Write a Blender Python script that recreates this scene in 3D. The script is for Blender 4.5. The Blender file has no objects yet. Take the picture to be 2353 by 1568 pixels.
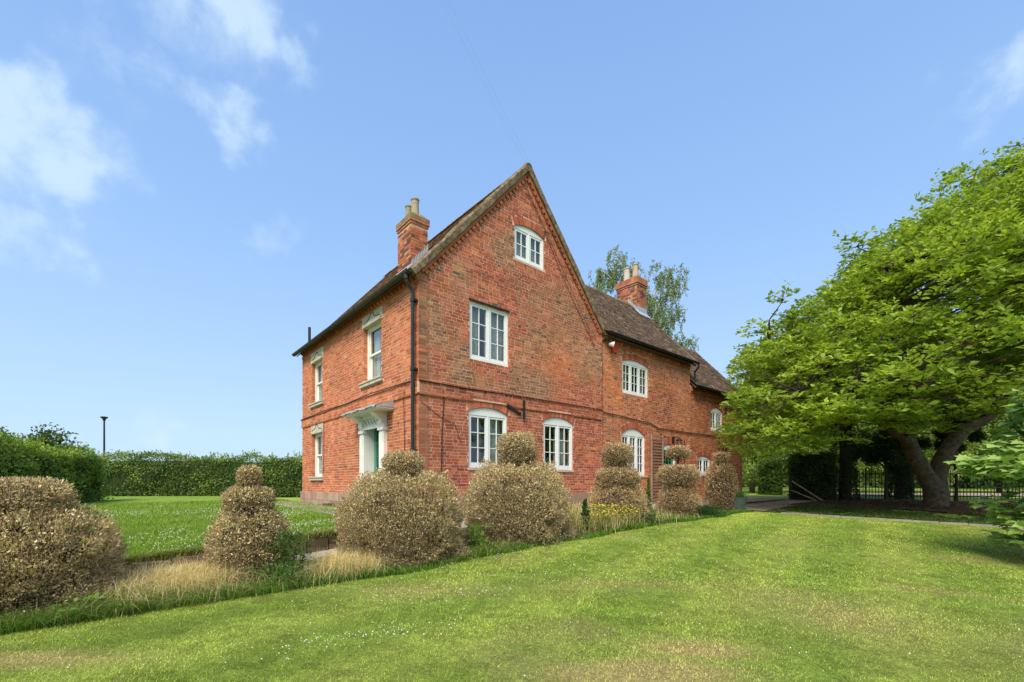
import bpy, math, random
import numpy as np
from mathutils import Vector, Matrix
from mathutils.geometry import tessellate_polygon

random.seed(7)
rng = np.random.default_rng(11)
SC = bpy.context.scene
COL = SC.collection
PI = math.pi

# ------------------------------------------------------------ camera, light, exposure
EYE = 1.30
cam = bpy.data.cameras.new("camera")
cam.sensor_width = 36.0
cam.lens = 36.0 * 1036 / 2353
cam.shift_x = 0.0
cam.shift_y = (1108 - 784) / 2353
cam.clip_start = 0.05
cam.clip_end = 3000
camo = bpy.data.objects.new("camera", cam)
camo.location = (0, 0, EYE)
camo.rotation_euler = (math.radians(90), 0, 0)
COL.objects.link(camo)
SC.camera = camo

SUN_EL, SUN_AZ = math.radians(50), math.radians(200)      # azimuth clockwise from +Y (north)
sl = bpy.data.lights.new("sun", "SUN")
sl.energy = 2.5
sl.angle = math.radians(28)
sl.color = (1.0, 0.93, 0.82)
so = bpy.data.objects.new("sun", sl)
sd = Vector((math.sin(SUN_AZ) * math.cos(SUN_EL), math.cos(SUN_AZ) * math.cos(SUN_EL), math.sin(SUN_EL)))
so.rotation_euler = (-sd).to_track_quat('-Z', 'Y').to_euler()
so.location = (0, 0, 30)
COL.objects.link(so)

SC.view_settings.view_transform = 'Standard'
SC.view_settings.look = 'None'
SC.view_settings.gamma = 1.0
SC.view_settings.use_curve_mapping = False
SC.view_settings.exposure = 1.13
SC.cycles.max_bounces = 6
SC.cycles.diffuse_bounces = 3
SC.cycles.transparent_max_bounces = 8


class NT:
    """small node-tree helper"""
    def __init__(s, tree):
        s.t = tree
        tree.nodes.clear()

    def n(s, typ, ins=None, **kw):
        nd = s.t.nodes.new(typ)
        for k, v in kw.items():
            setattr(nd, k, v)
        for k, v in (ins or {}).items():
            if isinstance(v, bpy.types.NodeSocket):
                s.t.links.new(v, nd.inputs[k])
            else:
                nd.inputs[k].default_value = v[:3] if (typ == 'ShaderNodeVectorMath' and hasattr(v, '__len__')) else v
        return nd

    def math(s, op, a, b=0.0, c=0.0, clamp=False):
        return s.n('ShaderNodeMath', {0: a, 1: b, 2: c}, operation=op, use_clamp=clamp).outputs[0]

    def mix(s, f, a, b, blend='MIX'):
        nd = s.n('ShaderNodeMix', data_type='RGBA', blend_type=blend)
        for i, v in ((0, f), (6, a), (7, b)):
            if isinstance(v, bpy.types.NodeSocket):
                s.t.links.new(v, nd.inputs[i])
            else:
                nd.inputs[i].default_value = v
        return nd.outputs[2]

    def ramp(s, f, pts):
        nd = s.n('ShaderNodeValToRGB', {0: f})
        el = nd.color_ramp.elements
        while len(el) < len(pts):
            el.new(0.5)
        for e, (p, c) in zip(el, pts):
            e.position = p
            e.color = c if len(c) == 4 else (*c, 1)
        return nd.outputs[0]

    def noise(s, vec, scale, detail=4, rough=0.55, dist=0.0):
        return s.n('ShaderNodeTexNoise', {'Vector': vec, 'Scale': scale, 'Detail': detail, 'Roughness': rough, 'Distortion': dist}).outputs[0]


def pixdir(x, y):
    return Vector(((x - 1176.5) / 1036, 1.0, (1108 - y) / 1036)).normalized()


w = bpy.data.worlds.new("World")
SC.world = w
w.use_nodes = True
nt = NT(w.node_tree)
sky = nt.n('ShaderNodeTexSky', sky_type='NISHITA', sun_disc=False)
sky.sun_elevation = SUN_EL
sky.sun_rotation = SUN_AZ
sky.altitude = 50
sky.air_density = 1.0
sky.dust_density = 1.2
sky.ozone_density = 1.0
geo = nt.n('ShaderNodeTexCoord')
dirv = geo.outputs['Generated']
hs = nt.n('ShaderNodeHueSaturation', {'Hue': 0.497, 'Saturation': 0.62, 'Value': 1.25, 'Color': sky.outputs[0]})
# thin bright summer haze lying over the blue
elev = nt.n('ShaderNodeSeparateXYZ', {0: dirv}).outputs[2]
hz = nt.ramp(elev, [(0.0, (.53, .75, .98)), (.18, (.42, .66, .99)), (.45, (.30, .535, .95)), (.72, (.235, .44, .86)), (1.0, (.18, .35, .70))])
hzs = nt.n('ShaderNodeVectorMath', {0: hz, 'Scale': 8.2}, operation='SCALE').outputs[0]
skyc = nt.mix(0.8, hs.outputs[0], hzs)
n1 = nt.noise(dirv, 5.0, 9, 0.6, .25)
n2 = nt.noise(dirv, 14.0, 7, 0.62, 0.3)
w1 = nt.n('ShaderNodeTexNoise', {'Vector': dirv, 'Scale': 6.0, 'Detail': 3.0, 'Roughness': .5}).outputs['Color']
w2 = nt.n('ShaderNodeTexNoise', {'Vector': dirv, 'Scale': 24.0, 'Detail': 4.0, 'Roughness': .6}).outputs['Color']
wa = nt.n('ShaderNodeVectorMath', {0: w1, 1: (.5, .5, .5)}, operation='SUBTRACT').outputs[0]
wa = nt.n('ShaderNodeVectorMath', {0: wa, 'Scale': .26}, operation='SCALE').outputs[0]
wb = nt.n('ShaderNodeVectorMath', {0: w2, 1: (.5, .5, .5)}, operation='SUBTRACT').outputs[0]
wb = nt.n('ShaderNodeVectorMath', {0: wb, 'Scale': .07}, operation='SCALE').outputs[0]
wd = nt.n('ShaderNodeVectorMath', {0: wa, 1: wb}, operation='ADD').outputs[0]
wdir = nt.n('ShaderNodeVectorMath', {0: dirv, 1: wd}, operation='ADD').outputs[0]
mask = None
for (px, py, rad, amp) in [(60, 170, .10, .8), (110, 330, .11, .85), (40, 450, .10, .85), (15, 520, .06, .6), (330, 975, .05, .5), (150, 400, .07, .6), (20, 250, .09, .8), (15, 30, .05, .5),
                           (310, 130, .10, .6), (400, 215, .10, .75), (455, 250, .07, .7), (560, 60, .10, .85), (480, 110, .11, .55), (610, 110, .08, .7), (470, 10, .07, .6),
                           (575, 580, .07, .55), (360, 1000, .06, .7), (2320, 140, .075, .85), (2230, 150, .05, .45), (2140, 100, .04, .2), (2340, 240, .06, .5)]:
    d = pixdir(px, py)
    dist = nt.n('ShaderNodeVectorMath', {0: wdir, 1: tuple(d)}, operation='DISTANCE').outputs['Value']
    b = nt.n('ShaderNodeMapRange', {0: dist, 1: rad * 0.1, 2: rad * 1.25, 3: amp, 4: 0.0}, interpolation_type='SMOOTHSTEP').outputs[0]
    mask = b if mask is None else nt.math('MAXIMUM', mask, b)
# unseen clouds added outside the frame, their white neutralising the blue sky light
side = nt.n('ShaderNodeSeparateXYZ', {0: dirv})
away = nt.n('ShaderNodeMapRange', {0: side.outputs[1], 1: 0.05, 2: -0.3, 3: 0.0, 4: 0.75}).outputs[0]
mask = nt.math('MAXIMUM', mask, away)
nn = nt.math('ADD', nt.math('MULTIPLY', n1, 0.75), nt.math('MULTIPLY', n2, 0.25))
cl = nt.math('ADD', nt.math('MULTIPLY', mask, 1.0), nt.math('SUBTRACT', nt.math('MULTIPLY', nn, 3.0), 1.72))
cl = nt.n('ShaderNodeMapRange', {0: cl, 1: 0.0, 2: .85, 3: 0.0, 4: 1.0}, interpolation_type='SMOOTHSTEP').outputs[0]
cl = nt.math('MULTIPLY', cl, nt.math('MULTIPLY', mask, 1.5, clamp=True))
cl = nt.math('MULTIPLY', cl, 0.8)
skyf = nt.mix(cl, skyc, (5.0, 6.4, 7.6, 1))
bg = nt.n('ShaderNodeBackground', {'Color': skyf, 'Strength': 0.0635})
SKYBG = bg
o = nt.n('ShaderNodeOutputWorld', {'Surface': bg.outputs[0]})


# ------------------------------------------------------------ numpy noise
_perm = np.random.default_rng(5).random((256, 256))


def vnoise(x, y, s):
    x = np.asarray(x, float) * s + 1000
    y = np.asarray(y, float) * s + 1000
    xi, yi = np.floor(x).astype(int), np.floor(y).astype(int)
    fx, fy = x - xi, y - yi
    fx, fy = fx * fx * (3 - 2 * fx), fy * fy * (3 - 2 * fy)
    g = lambda a, b: _perm[a % 256, b % 256]
    return (g(xi, yi) * (1 - fx) + g(xi + 1, yi) * fx) * (1 - fy) + (g(xi, yi + 1) * (1 - fx) + g(xi + 1, yi + 1) * fx) * fy


def fbm(x, y, s, o=3):
    r, a, t = 0, 1.0, 0
    for i in range(o):
        r = r + a * vnoise(x + 17 * i, y - 9 * i, s * 2 ** i)
        t += a
        a *= .5
    return r / t


def sstep(a, b, x):
    t = np.clip((np.asarray(x, float) - a) / (b - a), 0, 1)
    return t * t * (3 - 2 * t)


# ------------------------------------------------------------ object helpers
def tag(o, label=None, cat=None, group=None, kind=None):
    if label: o['label'] = label
    if cat: o['category'] = cat
    if group: o['group'] = group
    if kind: o['kind'] = kind
    return o


def empty(name, loc=(0, 0, 0), rz=0, label=None, cat=None, group=None):
    o = bpy.data.objects.new(name, None)
    o.location = loc
    o.rotation_euler = (0, 0, rz)
    o.empty_display_size = .2
    COL.objects.link(o)
    return tag(o, label, cat, group)


def link(name, me, parent=None, kind=None):
    o = bpy.data.objects.new(name, me)
    COL.objects.link(o)
    if parent is not None: o.parent = parent
    if kind: o['kind'] = kind
    return o


class MB:
    def __init__(s):
        s.v, s.f, s.c = [], [], []

    def poly(s, pts, col=(1, 1, 1)):
        b = len(s.v)
        s.v += [tuple(p) for p in pts]
        s.f.append(tuple(range(b, b + len(pts))))
        s.c.append(col)

    def mesh8(s, P, col, skip=()):
        b = len(s.v)
        s.v += [tuple(p) for p in P]
        for i, q in enumerate(((0, 1, 3, 2), (4, 6, 7, 5), (0, 4, 5, 1), (2, 3, 7, 6), (0, 2, 6, 4), (1, 5, 7, 3))):
            if i in skip: continue
            s.f.append(tuple(b + k for k in q))
            s.c.append(col)

    def box(s, x0, x1, y0, y1, z0, z1, col=(1, 1, 1), m=None, skip=()):
        P = [(x, y, z) for x in (x0, x1) for y in (y0, y1) for z in (z0, z1)]
        if m: P = [m(*p) for p in P]
        s.mesh8(P, col, skip)

    def tube(s, pts, rad, n=8, col=(1, 1, 1), cap=True):
        pts = [Vector(p) for p in pts]
        if not hasattr(rad, '__len__'): rad = [rad] * len(pts)
        b = len(s.v)
        ref = None
        for i, p in enumerate(pts):
            d = (pts[min(i + 1, len(pts) - 1)] - pts[max(i - 1, 0)]).normalized()
            if ref is None:
                ref = d.orthogonal().normalized()
            a = (ref - d * ref.dot(d)).normalized()
            ref = a
            c = d.cross(a)
            for k in range(n):
                t = 2 * PI * k / n
                s.v.append(tuple(p + (a * math.cos(t) + c * math.sin(t)) * rad[i]))
        for i in range(len(pts) - 1):
            for k in range(n):
                k2 = (k + 1) % n
                s.f.append((b + i * n + k, b + i * n + k2, b + (i + 1) * n + k2, b + (i + 1) * n + k))
                s.c.append(col)
        if cap:
            s.f.append(tuple(b + k for k in range(n))[::-1]); s.c.append(col)
            e = b + (len(pts) - 1) * n
            s.f.append(tuple(e + k for k in range(n))); s.c.append(col)

    def lathe(s, cx, cy, prof, n=14, col=(1, 1, 1)):
        b = len(s.v)
        for (r, z) in prof:
            for k in range(n):
                t = 2 * PI * k / n
                s.v.append((cx + r * math.cos(t), cy + r * math.sin(t), z))
        for i in range(len(prof) - 1):
            for k in range(n):
                k2 = (k + 1) % n
                s.f.append((b + i * n + k, b + i * n + k2, b + (i + 1) * n + k2, b + (i + 1) * n + k)); s.c.append(col)

    def prism(s, outer, holes, m, d0, d1, col=(1, 1, 1), back=False):
        """polygon (s,z) with holes, front at d1, sides down to d0; m maps (s,z,d)"""
        loops = [outer] + list(holes)
        pl = [[Vector((p[0], p[1], 0)) for p in l] for l in loops]
        tri = tessellate_polygon(pl)
        flat = [p for l in loops for p in l]
        for dd in ((d1, d0) if back else (d1,)):
            b = len(s.v)
            s.v += [tuple(m(p[0], p[1], dd)) for p in flat]
            for t in tri:
                s.f.append(tuple(b + k for k in t)); s.c.append(col)
        for l in loops:
            for i in range(len(l)):
                p, q = l[i], l[(i + 1) % len(l)]
                s.poly([m(p[0], p[1], d0), m(q[0], q[1], d0), m(q[0], q[1], d1), m(p[0], p[1], d1)], col)

    def build(s, name, mat, parent=None, kind=None, smooth=False):
        me = bpy.data.meshes.new(name)
        me.from_pydata(s.v, [], s.f)
        at = me.attributes.new("tint", 'FLOAT_COLOR', 'FACE')
        c = np.ones((len(s.f), 4), np.float32)
        c[:, :3] = np.array(s.c, np.float32).reshape(-1, 3)
        at.data.foreach_set("color", c.ravel())
        if smooth:
            me.polygons.foreach_set("use_smooth", [True] * len(s.f))
        me.materials.append(mat)
        return link(name, me, parent, kind)


def np_mesh(name, V, F, C, mat, parent=None, kind=None, smooth=False):
    V = np.asarray(V, np.float32); F = np.asarray(F, np.int32)
    me = bpy.data.meshes.new(name)
    n, k = F.shape
    me.vertices.add(len(V)); me.vertices.foreach_set("co", V.ravel())
    me.loops.add(n * k); me.loops.foreach_set("vertex_index", F.ravel())
    me.polygons.add(n)
    me.polygons.foreach_set("loop_start", np.arange(0, n * k, k, dtype=np.int32))
    if smooth: me.polygons.foreach_set("use_smooth", np.ones(n, bool))
    me.update(calc_edges=True)
    at = me.attributes.new("tint", 'FLOAT_COLOR', 'FACE')
    c = np.ones((n, 4), np.float32); c[:, :3] = C
    at.data.foreach_set("color", c.ravel())
    me.materials.append(mat)
    return link(name, me, parent, kind)


def unit(a):
    return a / np.maximum(np.linalg.norm(a, axis=-1, keepdims=True), 1e-9)


def leaf_arrays(P, D, N, L, W, fold=.18):
    D = unit(D); S = unit(np.cross(D, N)); N2 = np.cross(S, D)
    L = np.asarray(L).reshape(-1, 1); W = np.asarray(W).reshape(-1, 1)
    mid = P + D * L * .5 + N2 * W * fold
    V = np.stack([P, mid - S * W * .5, P + D * L - N2 * L * .12, mid + S * W * .5], 1).reshape(-1, 3)
    i = np.arange(len(P), dtype=np.int32) * 4
    F = np.stack([np.stack([i, i + 1, i + 2], 1), np.stack([i, i + 2, i + 3], 1)], 1).reshape(-1, 3)
    return V, F


def rdir(n):
    return unit(rng.normal(size=(n, 3)))


def jit(base, n, amt):
    b = np.asarray(base, float)
    k = 1 + rng.normal(0, amt, (n, 1))
    h = 1 + rng.normal(0, amt * .35, (n, 3))
    return np.clip(b * k * h, 0.003, .95)


# ------------------------------------------------------------ materials
def mat_base(name):
    m = bpy.data.materials.new(name)
    m.use_nodes = True
    return m, NT(m.node_tree)


def fin(t, col, rough=.7, bump=None, bstr=.3, bdist=.01, spec=.3, metal=0.0, extra=None):
    ins = {'Base Color': col, 'Roughness': rough, 'Metallic': metal, 'Specular IOR Level': spec}
    if bump is not None:
        ins['Normal'] = t.n('ShaderNodeBump', {'Height': bump, 'Strength': bstr, 'Distance': bdist}).outputs[0]
    b = t.n('ShaderNodeBsdfPrincipled', ins)
    t.n('ShaderNodeOutputMaterial', {'Surface': b.outputs[0]})
    return b


def simple(name, col, rough=.6, var=.15, scale=6.0, bstr=.15, spec=.3, metal=0.0, attr=False):
    m, t = mat_base(name)
    pos = t.n('ShaderNodeNewGeometry').outputs['Position']
    n = t.noise(pos, scale, 5)
    k = t.n('ShaderNodeMapRange', {0: n, 1: .25, 2: .75, 3: 1 - var, 4: 1 + var}).outputs[0]
    c = (*col, 1)
    if attr:
        c = t.n('ShaderNodeAttribute', attribute_name='tint').outputs['Color']
    cc = t.n('ShaderNodeVectorMath', {0: c, 'Scale': k}, operation='SCALE').outputs[0]
    fin(t, cc, rough, t.noise(pos, scale * 9, 4), bstr, .01, spec, metal)
    return m


def brickmat(name, obj=False):
    m, t = mat_base(name)
    pos = t.n('ShaderNodeNewGeometry').outputs['Position']
    c = t.n('ShaderNodeObjectInfo').outputs['Color'] if obj else t.n('ShaderNodeAttribute', attribute_name='tint').outputs['Color']
    k = t.n('ShaderNodeMapRange', {0: t.noise(pos, 28, 4, .65), 1: .2, 2: .8, 3: .72, 4: 1.28}).outputs[0]
    cc = t.n('ShaderNodeVectorMath', {0: c, 'Scale': k}, operation='SCALE').outputs[0]
    kk = t.n('ShaderNodeMapRange', {0: t.noise(pos, .9, 4, .6, .6), 1: .3, 2: .7, 3: .72, 4: 1.15}).outputs[0]
    cc = t.n('ShaderNodeVectorMath', {0: cc, 'Scale': kk}, operation='SCALE').outputs[0]
    # lime bloom and lichen stains
    st = t.n('ShaderNodeMapRange', {0: t.noise(pos, 4.0, 6, .7), 1: .58, 2: .75, 3: 0, 4: .45}, clamp=True).outputs[0]
    cc = t.mix(st, cc, (.46, .30, .19, 1))
    fin(t, cc, .88, t.noise(pos, 60, 4), .35, .006, .15)
    return m


M = {}
M['brick'] = brickmat('weathered_brick')
M['brick_one'] = brickmat('weathered_brick_single', True)
m, t = mat_base('lime_mortar')
pos = t.n('ShaderNodeNewGeometry').outputs['Position']
c = t.ramp(t.noise(pos, 1.1, 5, .6), [(.3, (.56, .33, .21)), (.5, (.72, .48, .35)), (.7, (.56, .36, .23))])
fin(t, c, .95, t.noise(pos, 80, 3), .4, .005, .1)
M['mortar'] = m
M['white'] = simple('white_gloss_paint', (.80, .80, .77), .35, .04, 3, .03, .4)
M['cream'] = simple('cream_paint', (.78, .76, .69), .45, .07, 3, .05, .35)
M['stone'] = simple('carved_limestone', (.50, .43, .33), .85, .22, 5, .3, .15)
M['sand'] = simple('red_sandstone', (.33, .21, .15), .9, .22, 3.5, .4, .1, attr=True)
M['lead'] = simple('lead_sheet', (.42, .44, .45), .5, .15, 6, .15, .4, .3)
M['iron'] = simple('black_cast_iron', (.018, .018, .017), .45, .3, 8, .1, .4)
M['gutter'] = simple('mossy_gutter', (.055, .052, .035), .7, .35, 8, .2, .3)
M['rust'] = simple('rust_brown_paint', (.26, .11, .06), .6, .2, 8, .1)
M['cable'] = simple('black_cable', (.03, .024, .02), .7, .2, 8, .05)
M['green'] = simple('green_door_paint', (.045, .23, .14), .4, .08, 5, .03, .4)
M['red'] = simple('red_plastic', (.55, .045, .035), .4, .06, 8, .03, .4)
M['pot'] = simple('buff_clay_pot', (.44, .31, .19), .85, .2, 9, .2, .15, attr=True)
M['curtain'] = simple('pale_curtain_cloth', (.66, .65, .60), .9, .06, 12, .1, .1)
M['terracurtain'] = simple('terracotta_curtain_cloth', (.33, .13, .08), .9, .1, 12, .1, .1)
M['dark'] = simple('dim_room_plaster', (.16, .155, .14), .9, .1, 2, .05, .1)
M['wood'] = simple('pale_weathered_wood', (.40, .31, .20), .8, .25, 14, .2, .15)
M['trellis'] = simple('grey_brown_timber', (.27, .19, .13), .85, .25, 10, .2, .15)
M['glaze'] = simple('grey_green_glazed_clay', (.10, .125, .11), .4, .15, 5, .05, .5)
M['bark'] = simple('magnolia_bark', (.125, .092, .058), .95, .6, 9, 1.0, .05)
M['darkbark'] = simple('dark_bark', (.06, .047, .034), .95, .35, 6, .8, .1)
M['birchbark'] = simple('birch_bark', (.5, .48, .44), .8, .5, 5, .3, .1)
M['slab'] = simple('worn_paving', (.34, .30, .25), .9, .2, 3, .3, .15, attr=True)
M['petal'] = simple('petal', (.8, .8, .75), .7, .05, 3, .0, .1, attr=True)
M['wire'] = simple('grey_wire', (.7, .76, .84), .5, .1, 3, .0, .2)

m, t = mat_base('clay_roof_tile')
pos = t.n('ShaderNodeNewGeometry').outputs['Position']
c = t.n('ShaderNodeAttribute', attribute_name='tint').outputs['Color']
k = t.n('ShaderNodeMapRange', {0: t.noise(pos, 14, 5, .7), 1: .2, 2: .8, 3: .6, 4: 1.4}).outputs[0]
c = t.n('ShaderNodeVectorMath', {0: c, 'Scale': k}, operation='SCALE').outputs[0]
st = t.n('ShaderNodeMapRange', {0: t.noise(pos, 7, 6, .75), 1: .56, 2: .66, 3: 0, 4: .6}, clamp=True).outputs[0]
c = t.mix(st, c, (.22, .19, .12, 1))
fin(t, c, .92, t.noise(pos, 40, 4), .5, .008, .1)
M['tile'] = m
m2, t = mat_base('clay_roof_tile_single')
pos = t.n('ShaderNodeNewGeometry').outputs['Position']
c = t.n('ShaderNodeObjectInfo').outputs['Color']
k = t.n('ShaderNodeMapRange', {0: t.noise(pos, 14, 5, .7), 1: .2, 2: .8, 3: .6, 4: 1.4}).outputs[0]
c = t.n('ShaderNodeVectorMath', {0: c, 'Scale': k}, operation='SCALE').outputs[0]
st = t.n('ShaderNodeMapRange', {0: t.noise(pos, 7, 6, .75), 1: .56, 2: .66, 3: 0, 4: .6}, clamp=True).outputs[0]
c = t.mix(st, c, (.22, .19, .12, 1))
fin(t, c, .92, t.noise(pos, 40, 4), .5, .008, .1)
M['tile_one'] = m2
# mortared verge, mossy
m, t = mat_base('mossy_verge_mortar')
pos = t.n('ShaderNodeNewGeometry').outputs['Position']
c = t.ramp(t.noise(pos, 7, 7, .75), [(.3, (.085, .055, .032)), (.48, (.185, .13, .078)), (.6, (.29, .225, .15)), (.75, (.12, .10, .045))])
fin(t, c, .95, t.noise(pos, 30, 5), .9, .02, .1)
M['verge'] = m
m, t = mat_base('lichen_capping')
pos = t.n('ShaderNodeNewGeometry').outputs['Position']
c = t.ramp(t.noise(pos, 9, 6, .7), [(.35, (.12, .09, .035)), (.5, (.24, .19, .08)), (.65, (.33, .24, .13))])
fin(t, c, .95, t.noise(pos, 40, 5), .6, .015, .1)
M['lichen'] = m
# window glass: clear pane with a plain reflection
m, t = mat_base('window_glass')
gg = t.n('ShaderNodeNewGeometry')
pos = gg.outputs['Position']
dt = t.math('ABSOLUTE', t.n('ShaderNodeVectorMath', {0: gg.outputs['Incoming'], 1: gg.outputs['Normal']}, operation='DOT_PRODUCT').outputs['Value'])
fr = t.math('ADD', t.math('MULTIPLY', t.math('POWER', t.math('SUBTRACT', 1.0, dt, clamp=True), 4.0), .8), 0.06, clamp=True)
bn = t.n('ShaderNodeBump', {'Height': t.noise(pos, 3.0, 2), 'Strength': .12, 'Distance': .02}).outputs[0]
tr = t.n('ShaderNodeBsdfTransparent', {'Color': (.82, .86, .84, 1)})
gl = t.n('ShaderNodeBsdfGlossy', {'Roughness': .03, 'Color': (.95, .97, 1, 1), 'Normal': bn})
mx = t.n('ShaderNodeMixShader', {0: fr, 1: tr.outputs[0], 2: gl.outputs[0]})
t.n('ShaderNodeOutputMaterial', {'Surface': mx.outputs[0]})
M['glass'] = m


def leafmat(name, trans=.35, rough=.45, obj=False, spec=.35):
    m, t = mat_base(name)
    c = t.n('ShaderNodeObjectInfo').outputs['Color'] if obj else t.n('ShaderNodeAttribute', attribute_name='tint').outputs['Color']
    b = t.n('ShaderNodeBsdfPrincipled', {'Base Color': c, 'Roughness': rough, 'Specular IOR Level': spec})
    tc = t.mix(1.0, c, (1.25, 1.25, .6, 1), 'MULTIPLY')
    tl = t.n('ShaderNodeBsdfTranslucent', {'Color': tc})
    mx = t.n('ShaderNodeMixShader', {0: trans, 1: b.outputs[0], 2: tl.outputs[0]})
    t.n('ShaderNodeOutputMaterial', {'Surface': mx.outputs[0]})
    return m


M['leaf'] = leafmat('green_leaf', .42, .5)
M['leaf_one'] = leafmat('green_leaf_single', .42, .55, obj=True, spec=.25)
M['dead'] = leafmat('dead_leaf', .2, .6, spec=.25)
M['blade'] = leafmat('grass_blade', .35, .6, spec=.15)

# ------------------------------------------------------------ site frame
TH = math.atan2(.654, .7564)
CX, CY = -2.11, 10.20
cu, su = math.cos(TH), math.sin(TH)


def W(u, v):
    return CX + cu * u - su * v, CY + su * u + cu * v


def UV(x, y):
    dx, dy = x - CX, y - CY
    return cu * dx + su * dy, -su * dx + cu * dy


def zl(x, y):
    return np.interp(y, [0, 5, 6.6, 8.2, 10.6, 13.2, 15, 22, 40, 90], [0, 0, .03, .15, .28, .33, .4, .5, .6, .6])


def zup(x, y):
    return np.interp(y, [0, 5.95, 7.85, 10, 17, 23, 90], [.1, .24, .42, .48, .53, .6, .65])


def zpath(u):
    return np.interp(u, [-12, -5, -3, -1, .5, 3, 10, 20], [-.05, .0, .1, .3, .45, .48, .50, .56])


# ------------------------------------------------------------ ground
def lawn_col(x, y):
    """real colour of the turf: green with dry straw patches and mowing stripes"""
    x = np.asarray(x, float); y = np.asarray(y, float)
    u, v = UV(x, y)
    a = fbm(x, y, .55, 4)
    b = fbm(x + 40, y - 13, 1.7, 3)
    dry = .5 * sstep(.55, .82, a * .65 + b * .35)
    # worn patches seen in the turf
    for (px, py, rx, ry, k) in [(.85, 3.05, .62, .24, 1.3), (1.45, 3.5, .5, .22, .8), (3.2, 4.5, .8, .9, .6), (4.3, 3.3, 1.0, .9, .4), (-3.6, 3.3, .8, .16, .9), (1.6, 5.6, 1.6, .35, .3), (-1.0, 5.4, 1.3, .35, .35)]:
        d = np.exp(-(((x - px) / rx) ** 2 + ((y - py) / ry) ** 2)) * (.45 + 1.0 * b)
        dry = np.maximum(dry, np.clip(d * k * 1.35, 0, 1))
    stripe = .5 + .5 * np.tanh(2.2 * np.sin((x * .783 - y * .622) * 2 * PI / 1.5 + .8 * vnoise(x, y, .3)))
    g = np.stack([.245 + .085 * stripe, .345 + .06 * stripe, .050 + .02 * stripe], -1)
    g *= (.52 + .50 * fbm(x, y, 3.1, 3) + .45 * vnoise(x, y, 14.0))[..., None]
    d = np.array([.52, .41, .17])
    return g * (1 - dry[..., None] * .8) + d * dry[..., None] * .8


m, t = mat_base('mown_grass')
pos = t.n('ShaderNodeNewGeometry').outputs['Position']
c = t.n('ShaderNodeAttribute', attribute_name='tint').outputs['Color']
k = t.n('ShaderNodeMapRange', {0: t.noise(pos, 26, 6, .75), 1: .25, 2: .75, 3: .42, 4: 1.6}).outputs[0]
c = t.n('ShaderNodeVectorMath', {0: c, 'Scale': k}, operation='SCALE').outputs[0]
fin(t, c, .9, t.noise(pos, 45, 5, .7), .9, .03, .08)
M['turf'] = m
m, t = mat_base('stony_gravel')
pos = t.n('ShaderNodeNewGeometry').outputs['Position']
vo = t.n('ShaderNodeTexVoronoi', {'Vector': pos, 'Scale': 30.0})
c = t.ramp(t.noise(pos, 3.5, 6, .7), [(.3, (.22, .155, .11)), (.5, (.42, .34, .26)), (.7, (.54, .46, .37))])
c = t.mix(.25, c, vo.outputs['Color'], 'MULTIPLY')
fin(t, c, .95, vo.outputs['Distance'], .8, .02, .1)
M['gravel'] = m
m, t = mat_base('bare_soil')
pos = t.n('ShaderNodeNewGeometry').outputs['Position']
c = t.ramp(t.noise(pos, 5, 7, .75), [(.3, (.045, .03, .02)), (.5, (.10, .07, .045)), (.7, (.19, .14, .08))])
fin(t, c, .97, t.noise(pos, 35, 6, .7), .9, .03, .08)
M['soil'] = m


def sheet(name, xs, ys, zf, mat, colf=None, loc=True, kind='structure', keep=None):
    """grid sheet; xs, ys are site (u, v) when loc else world"""
    X, Y = np.meshgrid(xs, ys)
    if loc:
        wx, wy = CX + cu * X - su * Y, CY + su * X + cu * Y
    else:
        wx, wy = X, Y
    Z = zf(X, Y, wx, wy)
    V = np.stack([wx, wy, Z], -1).reshape(-1, 3)
    ny, nx = X.shape
    i = (np.arange(ny - 1)[:, None] * nx + np.arange(nx - 1)[None]).ravel()
    F = np.stack([i, i + 1, i + nx + 1, i + nx], 1)
    cen = V[F].mean(1)
    if keep is not None:
        k = keep(cen[:, 0], cen[:, 1]); F = F[k]; cen = cen[k]
    C = colf(cen[:, 0], cen[:, 1]) if colf else np.ones((len(F), 3)) * .3
    return np_mesh(name, V, F, C, mat, kind=kind, smooth=True)


def nonuni(a, b, dens):
    out = [a]
    while out[-1] < b:
        out.append(out[-1] + dens(out[-1]))
    out[-1] = b
    return np.array(out)


gx = nonuni(-70, 90, lambda x: max(.12, abs(x - 1) * .035))
gy = nonuni(-12, 160, lambda y: max(.12, abs(y - 3) * .035))
far = sheet('ground', np.linspace(-1500, 1500, 40), np.linspace(-1500, 1500, 40), lambda X, Y, a, b: np.zeros_like(X) - .35, M['turf'], lambda x, y: np.tile([.10, .16, .035], (len(x), 1)), loc=False)
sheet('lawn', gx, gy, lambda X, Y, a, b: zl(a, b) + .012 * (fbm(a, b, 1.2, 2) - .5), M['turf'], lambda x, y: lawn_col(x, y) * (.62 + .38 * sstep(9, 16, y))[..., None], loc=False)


def up_col(x, y):
    c = lawn_col(x, y)
    k = np.array([.135, .235, .028])
    return c * .35 + k * .65 * (.8 + .4 * fbm(x, y, 1.5, 3))[..., None]


# the raised lawn left of the house (edge at v=-1.2)
us = -nonuni(0, 90, lambda x: max(.15, x * .04))[::-1]
vs = nonuni(-1.2, 90, lambda x: max(.15, (x + 1.2) * .05))
sheet('upper_lawn', us, vs, lambda X, Y, a, b: zup(a, b) + .02 * (fbm(a, b, .8, 2) - .5), M['turf'], up_col)
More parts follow.
